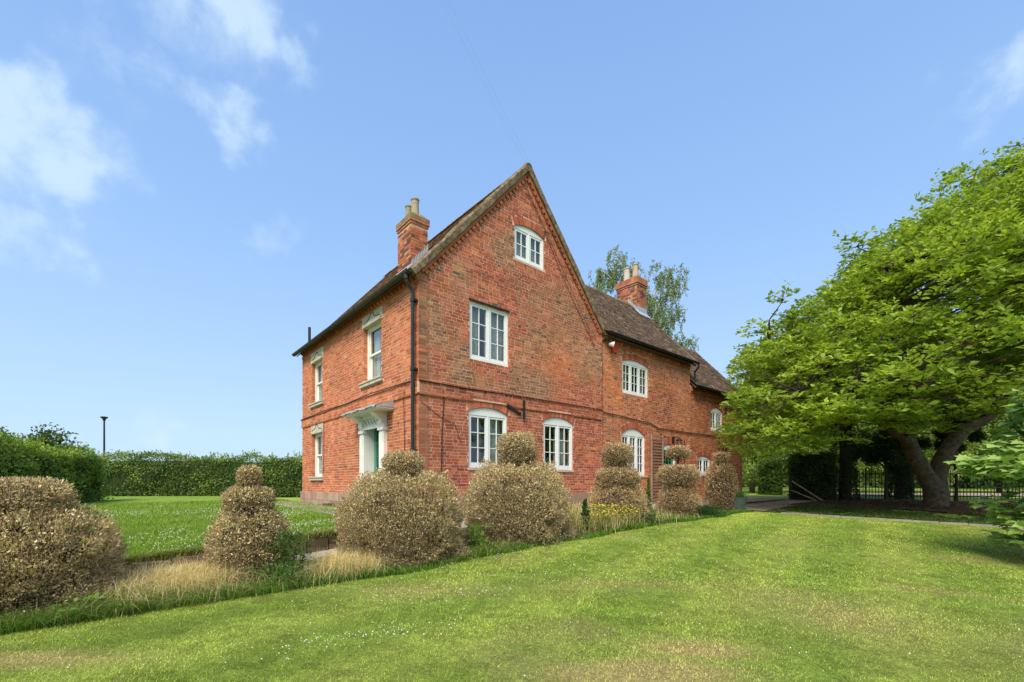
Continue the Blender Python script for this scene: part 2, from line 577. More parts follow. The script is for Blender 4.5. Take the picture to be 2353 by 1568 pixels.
# lawn beyond, behind the house on the right
# bed with the topiary, then the path along the front of the house
bu = np.arange(-9, 10.01, .15)
sheet('planting_bed', bu, np.linspace(-3.35, -1.9, 12),
      lambda X, Y, a, b: zl(a, b) - .03 + .055 * sstep(-3.35, -3.0, Y) + (zpath(X) - zl(a, b)) * sstep(-2.35, -1.9, Y) + .04 * (fbm(a, b, 3, 2) - .5) * sstep(-3.35, -3.1, Y), M['soil'])
sheet('garden_path', np.arange(-9, 18, .2), np.linspace(-1.9, .3, 10), lambda X, Y, a, b: zpath(X) + .0 * X, M['gravel'])
# gravel drive past the end of the house and the shaded ground under the magnolia
sheet('gravel_drive', np.linspace(10.1, 24, 40), np.linspace(-4.4, 14, 40), lambda X, Y, a, b: zl(a, b) + .02 + .02 * fbm(a, b, 2, 2), M['gravel'],
      keep=lambda x, y: (UV(x, y)[1] + 4.0 + .8 * (fbm(x, y, .7, 2) - .5) - .11 * (UV(x, y)[0] - 10) > 0) & (UV(x, y)[0] < 19 + .8 * fbm(x, y, .6, 2)))
sheet('bare_ground', np.linspace(12.5, 34, 70), np.linspace(-16, 3, 60), lambda X, Y, a, b: zl(a, b) + .03 + .03 * fbm(a, b, 1.5, 3), M['soil'],
      keep=lambda x, y: (UV(x, y)[0] > 13.2 + 1.2 * (fbm(x, y, .6, 3))) & (UV(x, y)[0] < 21.5) & (UV(x, y)[1] < -3.0))
# low edging strip where the lawn meets the magnolia ground
k = MB()
for i in range(12):
    a = -4.1 - i * .5
    x0, y0 = W(10.02, a); x1, y1 = W(10.1, a - .48)
    k.box(10.0, 10.11, a - .485, a, float(zl(0, y0)) - .1, float(zl(0, y0)) + .035, (.30 + .06 * random.random(), .27, .22), m=lambda u, v, z: (*W(u, v), z))
k.build('kerb', M['slab'], kind='structure')

# ------------------------------------------------------------ the house
house = empty('brick_house', (CX, CY, 0), TH, 'old red brick farmhouse with steep gable, white casement windows and lower tiled wing', 'house')
RF = lambda s, z, d: (s, -d, z)                 # front (gable) wall
WF = lambda s, z, d: (s, .06 - d, z)            # wing wall, set back a little
LF = lambda s, z, d: (-d, s, z)                 # left wall
SL = 1.126
EAVE = 6.17
GW = 6.62


def arch(s0, s1, z0, z1, rise, g=0.0, n=10):
    s0, s1, z0, z1 = s0 - g, s1 + g, z0 - g, z1 + g
    if rise <= 0:
        return [(s0, z0), (s1, z0), (s1, z1), (s0, z1)]
    hw = (s1 - s0) / 2; R = (hw * hw + rise * rise) / (2 * rise); cz = z1 - R; cs = (s0 + s1) / 2
    a0 = math.asin(hw / R)
    top = [(cs + R * math.sin(a), cz + R * math.cos(a)) for a in [a0 - 2 * a0 * i / n for i in range(n + 1)]]
    return [(s0, z0), (s1, z0)] + top


class Op:
    def __init__(s, s0, s1, z0, z1, rise=0, ring=True):
        s.a = (s0, s1, z0, z1); s.rise = rise; s.ring = ring and rise > 0
        hw = (s1 - s0) / 2
        if rise > 0:
            s.R = (hw * hw + rise * rise) / (2 * rise); s.cz = z1 - s.R; s.cs = (s0 + s1) / 2

    def iv(s, z):
        s0, s1, z0, z1 = s.a
        ext = .215 if s.ring else 0
        if z < z0 - .01 or z > z1 + ext: return None
        if s.rise <= 0: return (s0, s1)
        lo, hi = s0, s1
        zs = z1 - s.rise
        if z > zs:
            R = s.R + ext
            h = z - s.cz
            if h >= R: return None
            w_ = math.sqrt(R * R - h * h)
            e = .07 if s.ring else 0
            lo, hi = max(s0 - e, s.cs - w_), min(s1 + e, s.cs + w_)
        return (lo, hi)


def brick_col(f, s, z):
    r = random.random()
    if f == 'L':
        base = (.52, .155, .065) if r < .5 else ((.57, .20, .09) if r < .8 else (.42, .112, .05))
        if r > .996: base = (.20, .13, .085)
    elif f == 'R':
        n = float(fbm(s * 1.0, z * 1.0, .8, 3)); n2 = float(fbm(s + 31, z + 7, .45, 2))
        red = (.44, .108, .052) if r < .55 else ((.52, .165, .08) if r < .8 else (.31, .082, .048))
        brown = (.36, .16, .075) if r < .45 else ((.26, .125, .07) if r < .75 else (.45, .21, .10))
        k = min(1, max(0, (n - .47) * 5)) * (1 if z > 3.7 else .12)
        k = max(k, .85 * math.exp(-((s - 4.8) / 1.1) ** 2 - ((z - 6.3) / .9) ** 2) if z > 4 else 0)
        k = max(k, .7 * math.exp(-(s / .35) ** 2))
        base = tuple(a * (1 - k) + b * k for a, b in zip(red, brown))
        o_ = math.exp(-((s - 4.7) / .75) ** 2 - ((z - 4.75) / .6) ** 2)
        base = tuple(a * (1 - o_ * .7) + b * o_ * .7 for a, b in zip(base, (.66, .17, .055)))
        if r > .985 and z > 4: base = (.13, .10, .075)
    else:
        n = float(fbm(s * 1.0, z * 1.0, .5, 3))
        red = (.48, .128, .052) if r < .5 else ((.55, .20, .085) if r < .8 else (.34, .092, .048))
        k = min(1, max(0, (z - 4.6) / 1.6)) * .55 + max(0, n - .5)
        base = tuple(a * (1 - k) + b * k for a, b in zip(red, (.60, .26, .11)))
        o_ = math.exp(-((s - 7.2) / .6) ** 2 - ((z - 4.4) / .9) ** 2)
        base = tuple(a * (1 - o_ * .6) + b * o_ * .6 for a, b in zip(base, (.70, .20, .06)))
        if s > 12.4: base = tuple(a * .85 for a in base)
        if r > .96: base = (.24, .12, .075)
    j = 1 + random.gauss(0, .09 if f == 'L' else .12)
    return tuple(max(.01, min(.9, a * j * (1 + random.gauss(0, .04)))) for a in base)


BR = []      # every wall brick as (face, s0, s1, z0, z1, d0, d1, colour)


def lay(f, s0, s1, z0, z1, ops, lim=None, dfun=None):
    n = int(round((z1 - z0) / .075))
    for i in range(n):
        za = z0 + i * .075; zb = za + .062; zm = (za + zb) / 2
        lo, hi = s0, s1
        if lim:
            r = lim(zb)
            if r is None: continue
            lo, hi = max(lo, r[0]), min(hi, r[1])
        segs = [(lo, hi)]
        for op in ops:
            iv = op.iv(zm)
            if iv:
                ns = []
                for (a, b) in segs:
                    if iv[1] <= a or iv[0] >= b: ns.append((a, b)); continue
                    if iv[0] > a: ns.append((a, iv[0] - .004))
                    if iv[1] < b: ns.append((iv[1] + .004, b))
                segs = ns
        # Flemish-like irregular bond
        pos_, cuts = lo - (.0 if i % 2 else .168), []
        kind_ = i % 2
        while pos_ < hi:
            L = (.225 if kind_ else .112) * (1 + random.gauss(0, .05))
            cuts.append((pos_, pos_ + L)); pos_ += L + .013
            kind_ = 1 - kind_
            if random.random() < .12: kind_ = 1 - kind_
        d = dfun(zm) if dfun else 0
        for (a, b) in cuts:
            for (p, q) in segs:
                x, y = max(a, p), min(b, q)
                if y - x > .035:
                    jz = random.uniform(-.003, .003)
                    BR.append((f, x, y, za + jz, zb + jz, d, d + random.uniform(.0015, .005), brick_col(f, (x + y) / 2, zm)))


OP_R = [Op(1.37, 2.63, 1.65, 3.19, .13), Op(3.96, 5.23, 1.65, 3.19, .15), Op(1.40, 2.67, 4.34, 5.80, 0), Op(2.87, 4.00, 7.30, 8.31, .12)]
OP_W = [Op(7.80, 9.38, 4.34, 5.56, .12), Op(7.76, 9.18, 1.52, 3.17, .24), Op(10.29, 11.30, .55, 2.75, .15), Op(13.04, 14.19, 1.61, 2.42, .13), Op(14.21, 15.36, 3.55, 4.60, .20)]
OP_L = [Op(1.95, 3.05, 4.03, 5.58), Op(6.50, 7.55, 4.03, 5.50), Op(6.50, 7.55, 1.48, 3.02), Op(1.86, 2.84, .62, 2.80)]
LINT = [Op(1.86, 3.16, 5.58, 5.91), Op(6.38, 7.67, 5.50, 5.84), Op(6.38, 7.67, 3.02, 3.33)]
SILL = [Op(1.83, 3.22, 3.91, 4.03), Op(6.36, 7.68, 3.91, 4.03), Op(6.36, 7.68, 1.36, 1.48)]

gz0 = .975
rake = lambda z: (max(0, (z + .16 - EAVE) / SL), GW - max(0, (z + .16 - EAVE) / SL)) if z > EAVE - .16 else (0, GW)
sd_ = lambda z: .035 if 3.33 < z < 3.57 else 0
lay('R', 0, GW, gz0, 9.84, OP_R, lambda z: rake(z) if rake(z)[1] - rake(z)[0] > .1 else None, sd_)
lay('L', 0, 8.70, gz0, 6.02, OP_L + LINT + SILL, None, sd_)
lay('W', GW, 12.43, gz0 - .3, 6.0, OP_W)
lay('W', 12.44, 17.45, gz0 - .375, 5.1, OP_W)
# arch rings of cut bricks stood on end
for f, ops in (('R', OP_R), ('W', OP_W)):
    for op in ops:
        if not op.ring: continue
        s0, s1, z0, z1 = op.a
        a0 = math.asin((s1 - s0) / 2 / op.R)
        n = int(2 * a0 * op.R / .075)
        for i in range(n):
            t0 = -a0 + 2 * a0 * (i + .07) / n; t1 = -a0 + 2 * a0 * (i + .93) / n
            c = brick_col('R', 2.0, 3.2)
            c = tuple(min(.9, q * 1.05) for q in c)
            BR.append((f, ('arch', op.cs, op.cz, op.R + .008, op.R + .21, t0, t1), None, z1, z1, 0, .009, c))

MAP = {'R': RF, 'L': LF, 'W': WF}
NRM = {'R': Vector((0, -1, 0)), 'W': Vector((0, -1, 0)), 'L': Vector((-1, 0, 0))}
cl_u, cl_v = UV(0, 0)
camL = Vector((cl_u, cl_v, EYE))


def score(b):
    if b[2] is None: return 0
    m_ = MAP[b[0]]
    c = Vector(m_((b[1] + b[2]) / 2, (b[3] + b[4]) / 2, 0))
    v = camL - c
    dd = v.length
    if b[2] - b[1] < .09: return 0
    hid = (c.z < 1.95 and (b[0] == 'L' or c.x < .9)) or (b[0] == 'R' and c.z < 1.5)
    if b[0] == 'L' and b[1] < .16: hid = True
    return 0 if hid else (b[2] - b[1]) * (v.normalized().dot(NRM[b[0]])) / dd ** 2


order = sorted(range(len(BR)), key=lambda i: -score(BR[i]))
single = set(order[:290])
walls = {}
ub = MB(); ub.box(-.5, .5, -1, 0, -.5, .5, skip=(2,)); ub.c = [(1, 1, 1)] * len(ub.f)
ubm = ub.build('brick_shape', M['brick_one']); UBM = ubm.data; bpy.data.objects.remove(ubm)

# mortar faced wall cores
stick = {'R': [(0, .3), (GW, .3), (GW, EAVE - .02), (GW / 2, EAVE + SL * GW / 2 - .05), (0, EAVE - .02)],
         'L': [(0, .3), (8.70, .3), (8.70, 6.1), (0, 6.1)],
         'W': [(GW + .001, .3), (17.45, .3), (17.45, 5.25), (12.42, 5.25), (12.42, 6.15), (GW + .001, 6.15)]}
opsof = {'R': OP_R, 'L': OP_L, 'W': OP_W}
for f in 'RLW':
    k = MB()
    holes = [arch(*op.a, op.rise) for op in opsof[f]]
    k.prism(stick[f], holes, MAP[f], -.26, 0.0)
    wall = k.build('wall', M['mortar'], house)
    walls[f] = wall
    # brick coloured reveals of each opening
    k = MB()
    for op, h in zip(opsof[f], holes):
        h2 = arch(*op.a, op.rise, g=-.0025)
        for i in range(len(h2)):
            p, q = h2[i], h2[(i + 1) % len(h2)]
            L = math.hypot(q[0] - p[0], q[1] - p[1])
            nb = max(1, int(L / .075)) if abs(p[0] - q[0]) < .01 else 1
            for j in range(nb):
                a = [p[0] + (q[0] - p[0]) * j / nb, p[1] + (q[1] - p[1]) * j / nb]
                b = [p[0] + (q[0] - p[0]) * (j + .86) / nb, p[1] + (q[1] - p[1]) * (j + .86) / nb]
                k.poly([MAP[f](a[0], a[1], -.2), MAP[f](b[0], b[1], -.2), MAP[f](b[0], b[1], .004), MAP[f](a[0], a[1], .004)], brick_col(f, 1, 3))
    k.build('reveal', M['brick'], wall, kind='stuff')
    k = MB()
    for i, b in enumerate(BR):
        if b[0] != f: continue
        if b[2] is None:
            _, cs, cz, r0, r1, t0, t1 = b[1]
            P = [(cs + r * math.sin(t_), cz + r * math.cos(t_)) for t_ in (t0, t1) for r in (r0, r1)]
            k.mesh8([MAP[f](p[0], p[1], d) for p in P for d in (0, b[6])], b[7])
        elif i in single:
            oo = link('brick', UBM, wall)
            c = MAP[f]((b[1] + b[2]) / 2, (b[3] + b[4]) / 2, b[6])
            oo.location = c
            oo.rotation_euler = (0, 0, 0 if f != 'L' else -PI / 2)
            oo.scale = (b[2] - b[1], -(b[6] + .03) if False else (b[6] + .03), b[4] - b[3])
            # mesh spans y -1..0, so its face must sit at the outer side
            oo.rotation_euler = (0, 0, PI if f != 'L' else PI / 2)
            oo.color = (*b[7], 1)
        else:
            k.box(b[1], b[2], b[3], b[4], b[5] - .002, b[6], b[7], m=MAP[f], skip=(4,))
    k.build('brickwork', M['brick'], wall, kind='stuff')
# proud band behind the string course bricks
k = MB()
k.box(-.034, GW - .05, -.034, -.001, 3.325, 3.575)
k.box(-.034, -.001, 0, 8.7, 3.325, 3.575)
k.build('string_course', M['mortar'], house)

# back and end walls
k = MB()
bc = (.42, .12, .05)
k.poly([(8.7 * 0 + 6.62, .1, .3), (6.62, 8.7, .3), (6.62, 8.7, 6.1), (6.62, .1, 6.1)], bc)
k.poly([(0, 8.7, .3), (GW, 8.7, .3), (GW, 8.7, EAVE - .05), (GW / 2, 8.7, 9.85), (0, 8.7, EAVE - .05)], bc)
k.poly([(6.62, 5.3, .3), (17.45, 5.3, .3), (17.45, 5.3, 6.1), (6.62, 5.3, 6.1)], bc)
k.poly([(17.45, .07, .3), (17.45, 5.3, .3), (17.45, 5.3, 5.2), (17.45, 2.4, 7.85), (17.45, .07, 5.2)], bc)
k.poly([(12.42, .07, 3.4), (12.42, 5.3, 3.4), (12.42, 5.3, 6.1), (12.42, 2.65, 9.0), (12.42, .07, 6.1)], bc)
k.build('back_wall', M['brick'], house)
k = MB()
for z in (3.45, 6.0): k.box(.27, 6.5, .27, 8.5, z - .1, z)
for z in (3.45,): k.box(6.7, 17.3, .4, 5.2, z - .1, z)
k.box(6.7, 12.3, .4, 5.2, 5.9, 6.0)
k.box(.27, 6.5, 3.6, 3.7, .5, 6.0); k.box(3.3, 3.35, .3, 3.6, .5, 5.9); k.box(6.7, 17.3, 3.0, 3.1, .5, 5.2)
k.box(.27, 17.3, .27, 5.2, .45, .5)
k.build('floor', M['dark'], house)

# plinth of sandstone blocks
pl = empty('plinth'); pl.parent = house
def blocks(m_, s0, s1, zs, seed):
    rr = random.Random(seed)
    for (za, zb) in zs:
        s = s0
        while s < s1 - .05:
            L = min(rr.uniform(.5, .95), s1 - s)
            if s1 - s - L < .3: L = s1 - s
            k = MB(); j = rr.uniform(.85, 1.15)
            k.box(s + .006, s + L - .006, za + .004, zb - .004, -.02, .05 + rr.uniform(0, .012), (.36 * j, .235 * j * rr.uniform(.93, 1.07), .17 * j), m=lambda a, b, c: m_(a, b, c))
            k.build('stone_block', M['sand'], pl)
            s += L
blocks(RF, -.05, GW, [(.36, .66), (.66, .972)], 3)
blocks(LF, -.05, 8.75, [(.42, .70), (.70, .972)], 4)
blocks(WF, 6.64, 17.45, [(.3, .6)], 5)

# dentil courses under the eaves and up the rakes, as bricks of their own look
k = MB()
def dent(m_, s0, s1, z, f):
    s = s0
    k.box(s0, s1, z + .075, z + .14, -.01, .055, (.40, .12, .055), m=m_)
    k.box(s0, s1, z - .075, z - .012, -.01, .022, (.45, .14, .06), m=m_)
    while s < s1 - .1:
        k.box(s, s + .105, z - .004, z + .068, -.01, .055, brick_col(f, s, 5.5), m=m_)
        s += .2
LFz = lambda s, z, d: (-d, s, z)
dent(LF, 0, 8.7, 5.93, 'L')
dent(WF, GW + .03, 12.42, 5.92, 'W')
dent(WF, 12.46, 17.45, 5.02, 'W')
L = math.hypot(GW / 2, SL * GW / 2)
cr, sr = (GW / 2) / L, (SL * GW / 2) / L
for side in (0, 1):
    def rk(s, z, d, side=side):
        x = s * cr - z * sr * -1 * 0 - 0
        px = s * cr + z * sr; pz = EAVE - .03 + s * sr - z * cr
        return ((px if side == 0 else GW - px), -d, pz)
    s = .05
    while s < L - .12:
        k.box(s, s + .10, .13, .20, -.01, .05, brick_col('R', 3, 8), m=rk)
        s += .165
    k.box(.0, L - .1, .055, .125, -.01, .05, (.42, .15, .07), m=rk)
k.build('dentil_course', M['brick'], house)

# ------------------------------------------------------------ roofs
roof = empty('roof'); roof.parent = house
TL = []


def tiles(org, ax, up, width, length, sagf, colf, lo_x=0):
    """org eave corner, ax along eave, up slope unit vector"""
    ax, up = Vector(ax).normalized(), Vector(up).normalized()
    nrm = ax.cross(up)
    if nrm.z < 0: nrm = -nrm
    gauge = .105
    n = int(length / gauge)
    for i in range(n + 1):
        off = (i % 2) * .085 + random.uniform(-.01, .01)
        s = -off
        while s < width:
            a, b = max(s, 0), min(s + .168, width)
            if b - a > .05:
                q = org + ax * ((a + b) / 2) + up * (i * gauge)
                q = q + Vector((0, 0, sagf((a + b) / 2 / width, i / n)))
                tilt = .05 + random.gauss(0, .012)
                TL.append((q, ax, (up * math.cos(tilt) + nrm * -math.sin(tilt)).normalized(), (b - a) - .006, .165, random.gauss(0, .02), colf()))
            s += .172
    return nrm


def wcol():
    r = random.random()
    b = (.088, .056, .036) if r < .5 else ((.125, .082, .052) if r < .8 else ((.05, .036, .027) if r < .93 else (.19, .13, .085)))
    j = 1 + random.gauss(0, .14)
    return tuple(max(.01, q * j) for q in b)


def mcol():
    r = random.random()
    b = (.22, .12, .07) if r < .5 else ((.28, .17, .10) if r < .8 else (.13, .08, .05))
    j = 1 + random.gauss(0, .12)
    return tuple(max(.01, q * j) for q in b)


sag0 = lambda a, b: .02 * math.sin(a * 9) * b
wsag = lambda a, b: -.10 * math.sin(PI * a) * b + .025 * math.sin(a * 11 + 2 * b) + .05 * b * (1 - a)
tiles(Vector((-.22, -.05, EAVE - .22 * SL + .035)), (0, 1, 0), (1, 0, SL), 8.85, math.hypot(3.53, 3.53 * SL), sag0, mcol)
nt_main = len(TL)
wy, wz = -.18, 6.14
tiles(Vector((GW - .05, wy, wz)), (1, 0, 0), (0, 1, 1.10), 6.0, math.hypot(2.83, 3.1), wsag, wcol)
tiles(Vector((12.50, wy, 5.24)), (1, 0, 0), (0, 1, 1.08), 5.12, math.hypot(2.58, 2.58 * 1.08), lambda a, b: -.05 * math.sin(PI * a) * b + .02 * math.sin(a * 8), wcol)


def tmat(q, ax, up, wd, ln, rot):
    n = ax.cross(up)
    if n.z < 0:
        ax = -ax; n = -n
    R = Matrix((ax, up, n)).transposed() @ Matrix.Rotation(rot, 3, 'Z')
    return R


ut = MB(); ut.box(-.5, .5, 0, 1, 0, 1, skip=(4,))
# a little camber: lift the two long edges of the lower end
uto = ut.build('tile_shape', M['tile_one']); UTM = uto.data; bpy.data.objects.remove(uto)


def tscore(tl):
    v = camL - tl[0]
    n = tl[1].cross(tl[2])
    if n.z < 0: n = -n
    if tl[0].x < 6.9 and tl[0].x > 3: return 0
    return tl[3] * max(0, v.normalized().dot(n)) / v.length ** 2


torder = sorted(range(len(TL)), key=lambda i: -tscore(TL[i]))
tsingle = set(torder[:290])
k = MB()
for i, tl in enumerate(TL):
    R = tmat(*tl[:6])
    if i in tsingle:
        oo = link('roof_tile', UTM, roof)
        oo.matrix_local = Matrix.Translation(tl[0]) @ R.to_4x4() @ Matrix.Diagonal((tl[3], tl[4], .016, 1))
        oo.color = (*tl[6], 1)
    else:
        P = [tl[0] + R @ Vector((x * tl[3], y * tl[4], z * .016)) for x in (-.5, .5) for y in (0, 1) for z in (0, 1)]
        k.mesh8(P, tl[6], skip=(4,))
k.build('tiling', M['tile'], roof, kind='stuff')
# boarding under the tiles, far slopes
k = MB()
def slope(p, q, up, ln, th=.03, col=(.09, .065, .05)):
    p, q, up = Vector(p), Vector(q), Vector(up).normalized()
    n = (q - p).normalized().cross(up)
    if n.z < 0: n = -n
    k.mesh8([a + up * s_ * ln - n * d for a in (p, q) for s_ in (0, 1) for d in (.012, th + .012)], col)
slope((-.2, -.03, EAVE - .2 * SL + .02), (-.2, 8.78, EAVE - .2 * SL + .02), (1, 0, SL), 3.52 * math.hypot(1, SL))
slope((GW + .2, -.03, EAVE - .2 * SL + .05), (GW + .2, 8.78, EAVE - .2 * SL + .05), (-1, 0, SL), 3.52 * math.hypot(1, SL), .03, (.2, .12, .07))
slope((GW, wy, wz - .12), (12.53, wy, wz - .12), (0, 1, 1.10), 4.1)
slope((GW, 5.5, 6.05), (12.53, 5.5, 6.05), (0, -1, 1.10), 4.25)
slope((12.48, wy, 5.24 - .1), (17.6, wy, 5.24 - .1), (0, 1, 1.08), 3.75)
slope((12.48, 5.0, 5.17), (17.6, 5.0, 5.17), (0, -1, 1.08), 3.82)
k.build('roof_boarding', M['tile'], roof)
# verge of the main gable: thick mortared edge on both rakes, irregular
for side in (0, 1):
    k = MB()
    n = 26
    prev = None
    for i in range(n + 1):
        s = -.30 + (L + .30) * i / n
        h0 = random.uniform(-.006, .006); th = .125 + random.uniform(-.018, .022)
        bx = s * cr; bz = EAVE + .05 + s * sr
        nx, nz = -sr, cr
        ring = []
        for (dd, hh) in ((-.10 + random.uniform(-.012, .012), -.05), (-.115 + random.uniform(-.012, .012), th * .6), (-.085, th), (.16, th * .9), (.16, -.05)):
            x = bx + nx * (hh - .05 + h0); z = bz + nz * (hh - .05 + h0)
            ring.append(((x if side == 0 else GW - x), dd, z))
        if prev:
            for a in range(5):
                b = (a + 1) % 5
                k.poly([prev[a], prev[b], ring[b], ring[a]])
        else:
            k.poly(ring)
        prev = ring
    k.poly(prev)
    k.build('verge', M['verge'], roof)
# ridges
def ridge(p, q, n, mat, sag=lambda a: 0, r=.13):
    k = MB()
    p, q = Vector(p), Vector(q)
    d = (q - p).normalized(); side_ = d.cross(Vector((0, 0, 1))).normalized()
    for i in range(n):
        a, b = i / n - .001, (i + 1) / n + .003
        rr = r * random.uniform(.95, 1.08); dz = random.uniform(-.01, .01)
        for j in range(6):
            t0, t1 = PI * j / 6, PI * (j + 1) / 6
            f_ = lambda tt, al, R_: p.lerp(q, al) + side_ * math.cos(tt) * R_ + Vector((0, 0, math.sin(tt) * R_ * .8 + sag(al) + dz))
            k.poly([f_(t0, a, rr), f_(t1, a, rr), f_(t1, b, rr), f_(t0, b, rr)], wcol())
            k.poly([f_(t0, a, rr - .02), f_(t1, a, rr - .02), f_(t1, a, rr), f_(t0, a, rr)], wcol())
    return k.build('ridge', mat, roof)
RZ = EAVE + SL * GW / 2
ridge((GW / 2, -.12, RZ + .0), (GW / 2, 8.8, RZ + .0), 24, M['verge'], r=.10)
ridge((GW - .6, 2.66, 9.19), (12.55, 2.66, 9.13), 18, M['verge'], lambda a: -.10 * math.sin(PI * a) + .05 * (1 - a), r=.11)
ridge((12.5, 2.42, 7.98), (17.62, 2.42, 7.98), 15, M['verge'], lambda a: -.05 * math.sin(PI * a), r=.10)
# wing verge
k = MB()
for (x, y0, z0, y1, z1) in ((12.54, wy - .02, wz + .01, 2.66, 9.17), (17.60, wy - .02, 5.25, 2.42, 8.0)):
    k.mesh8([(x + a, y_, z_ + b) for a in (-.05, .03) for (y_, z_) in ((y0, z0), (y1, z1)) for b in (-.06, .03)], (1, 1, 1))
    k.mesh8([(x + a, y_, z_ + b) for a in (-.05, .03) for (y_, z_) in ((5.4, z0), (y1, z1)) for b in (-.06, .03)], (1, 1, 1))
k.build('verge', M['verge'], roof)


# gutters and pipes
def gutter(p, q, r, mat):
    k = MB(); p, q = Vector(p), Vector(q)
    d = (q - p).normalized(); s_ = d.cross(Vector((0, 0, 1))).normalized()
    n = 7
    for R_, rev in ((r, 0), (r - .008, 1)):
        for j in range(n):
            t0, t1 = PI + PI * j / n, PI + PI * (j + 1) / n
            A = lambda tt, b: b + s_ * math.cos(tt) * R_ + Vector((0, 0, math.sin(tt) * R_))
            k.poly([A(t0, p), A(t1, p), A(t1, q), A(t0, q)])
    L_ = (q - p).length
    for i in range(int(L_ / 1.9) + 1):
        c = p + d * (i * 1.9 + .05)
        k.tube([c + s_ * math.cos(PI + PI * j / 8) * (r + .006) + Vector((0, 0, math.sin(PI + PI * j / 8) * (r + .006))) for j in range(9)], .009, 4)
    k.tube([p + s_ * r + Vector((0, 0, .0)), q + s_ * r], .007, 5); k.tube([p - s_ * r, q - s_ * r], .007, 5)
    return k.build('gutter', mat, house)
gutter((-.26, -.06, 6.02), (-.26, 8.85, 6.02), .07, M['gutter'])
gutter((GW + .06, wy - .04, 6.13), (12.62, wy - .04, 6.13), .06, M['iron'])
gutter((12.5, wy - .04, 5.22), (17.65, wy - .04, 5.22), .06, M['iron'])
k = MB()
k.tube([(-.26, .10, 5.99), (-.26, .10, 5.88), (-.24, .10, 5.80), (-.13, .10, 5.66), (-.10, .10, 5.58), (-.10, .10, 5.4), (-.10, .10, 1.95)], .042, 10)
for z in (5.9, 5.42, 3.86, 2.02):
    k.tube([(-.10 if z < 5.8 else -.26, .10, z - .045), (-.10 if z < 5.8 else -.26, .10, z + .045)], .056, 10)
    if z < 5.8: k.box(-.12, 0, .02, .18, z - .02, z + .02)
k.build('downpipe', M['iron'], house, smooth=False)
k = MB(); k.tube([(-.10, .10, 1.95), (-.10, .10, .55)], .038, 10); k.build('downpipe', M['rust'], house)
k = MB(); k.tube([(12.60, wy - .04, 6.10), (12.60, wy - .04, 5.95), (12.60, -.06, 5.80), (12.60, -.06, 5.35)], .04, 8); k.build('downpipe', M['iron'], house)
k = MB(); k.tube([(15.62, -.1, 5.2), (15.62, .0, 5.0), (15.62, .0, .6)], .045, 8)
k.box(15.3, 15.40, .0, .055, 2.78, 2.98)
k.build('downpipe', M['iron'], house)
k = MB()
k.tube([(6.655, .035, 6.1), (6.66, .03, 4.9), (6.65, .03, 3.6)], .014, 5)
# the cable that follows the string course, then steps down along the wing
k.tube([(-.02, -.05, 3.60), (1.2, -.052, 3.585), (2.4, -.052, 3.60), (4.5, -.052, 3.61), (6.45, -.052, 3.61), (6.6, -.04, 3.60), (6.75, .03, 3.57), (9.5, .03, 3.44), (10.05, .03, 3.30), (12.5, .03, 3.30), (15.0, .03, 3.33), (15.02, .03, 2.3)], .016, 5)
k.tube([(-.052, 0, 3.62), (-.052, 2.5, 3.66), (-.052, 4.2, 3.62), (-.052, 6.4, 3.64), (-.052, 8.7, 3.60)], .014, 5)
k.tube([(-.052, .3, 3.60), (-.052, 3.0, 3.61), (-.052, 8.7, 3.585)], .012, 5)
k.tube([(.55, -.02, 3.55), (.62, -.04, 3.45), (.66, -.018, 3.3), (.60, -.018, 2.4), (.58, -.018, 1.0)], .011, 5)
k.tube([(.02, -.018, 3.15), (.55, -.018, 2.83), (.95, -.018, 2.70), (1.15, -.018, 2.25)], .006, 4)
k.tube([(-.02, .6, 3.65), (-.052, .62, 3.3), (-.02, .6, 1.0)], .009, 4)
k.tube([(-.02, 6.3, 3.3), (-.02, 6.28, 2.2), (-.02, 6.35, 1.6)], .008, 4)
k.tube([(11.95, .045, 2.98), (11.95, .045, 1.5)], .018, 5)
k.tube([(10.2, .045, 3.08), (10.9, .045, 2.98)], .008, 4)
k.tube([(3.25, -.06, 9.3), (3.9, -.03, 8.55), (4.7, -.03, 7.4), (5.6, -.03, 6.3), (6.2, -.03, 5.6)], .007, 4)
k.tube([(3.3, -.06, 9.3), (4.0, -.03, 8.5), (5.3, -.03, 6.85), (6.0, -.03, 6.0)], .005, 4)
k.build('cable', M['cable'], house)
# wall tie irons
k = MB()
k.box(3.145, 3.195, 3.0, 3.52, .0, .045, m=lambda a, b, c: RF(a, b, c + .035))
a_, b_ = Vector((2.58, 3.33)), Vector((3.08, 3.13)); dv = (b_ - a_).normalized(); nv = Vector((-dv.y, dv.x)) * .045
P = [(a_ + nv), (a_ - nv), (b_ - nv * .6), (b_ + nv * .6)]
k.prism([tuple(p) for p in P], [], RF, .0, .05)
k.build('wall_tie', M['iron'], house)

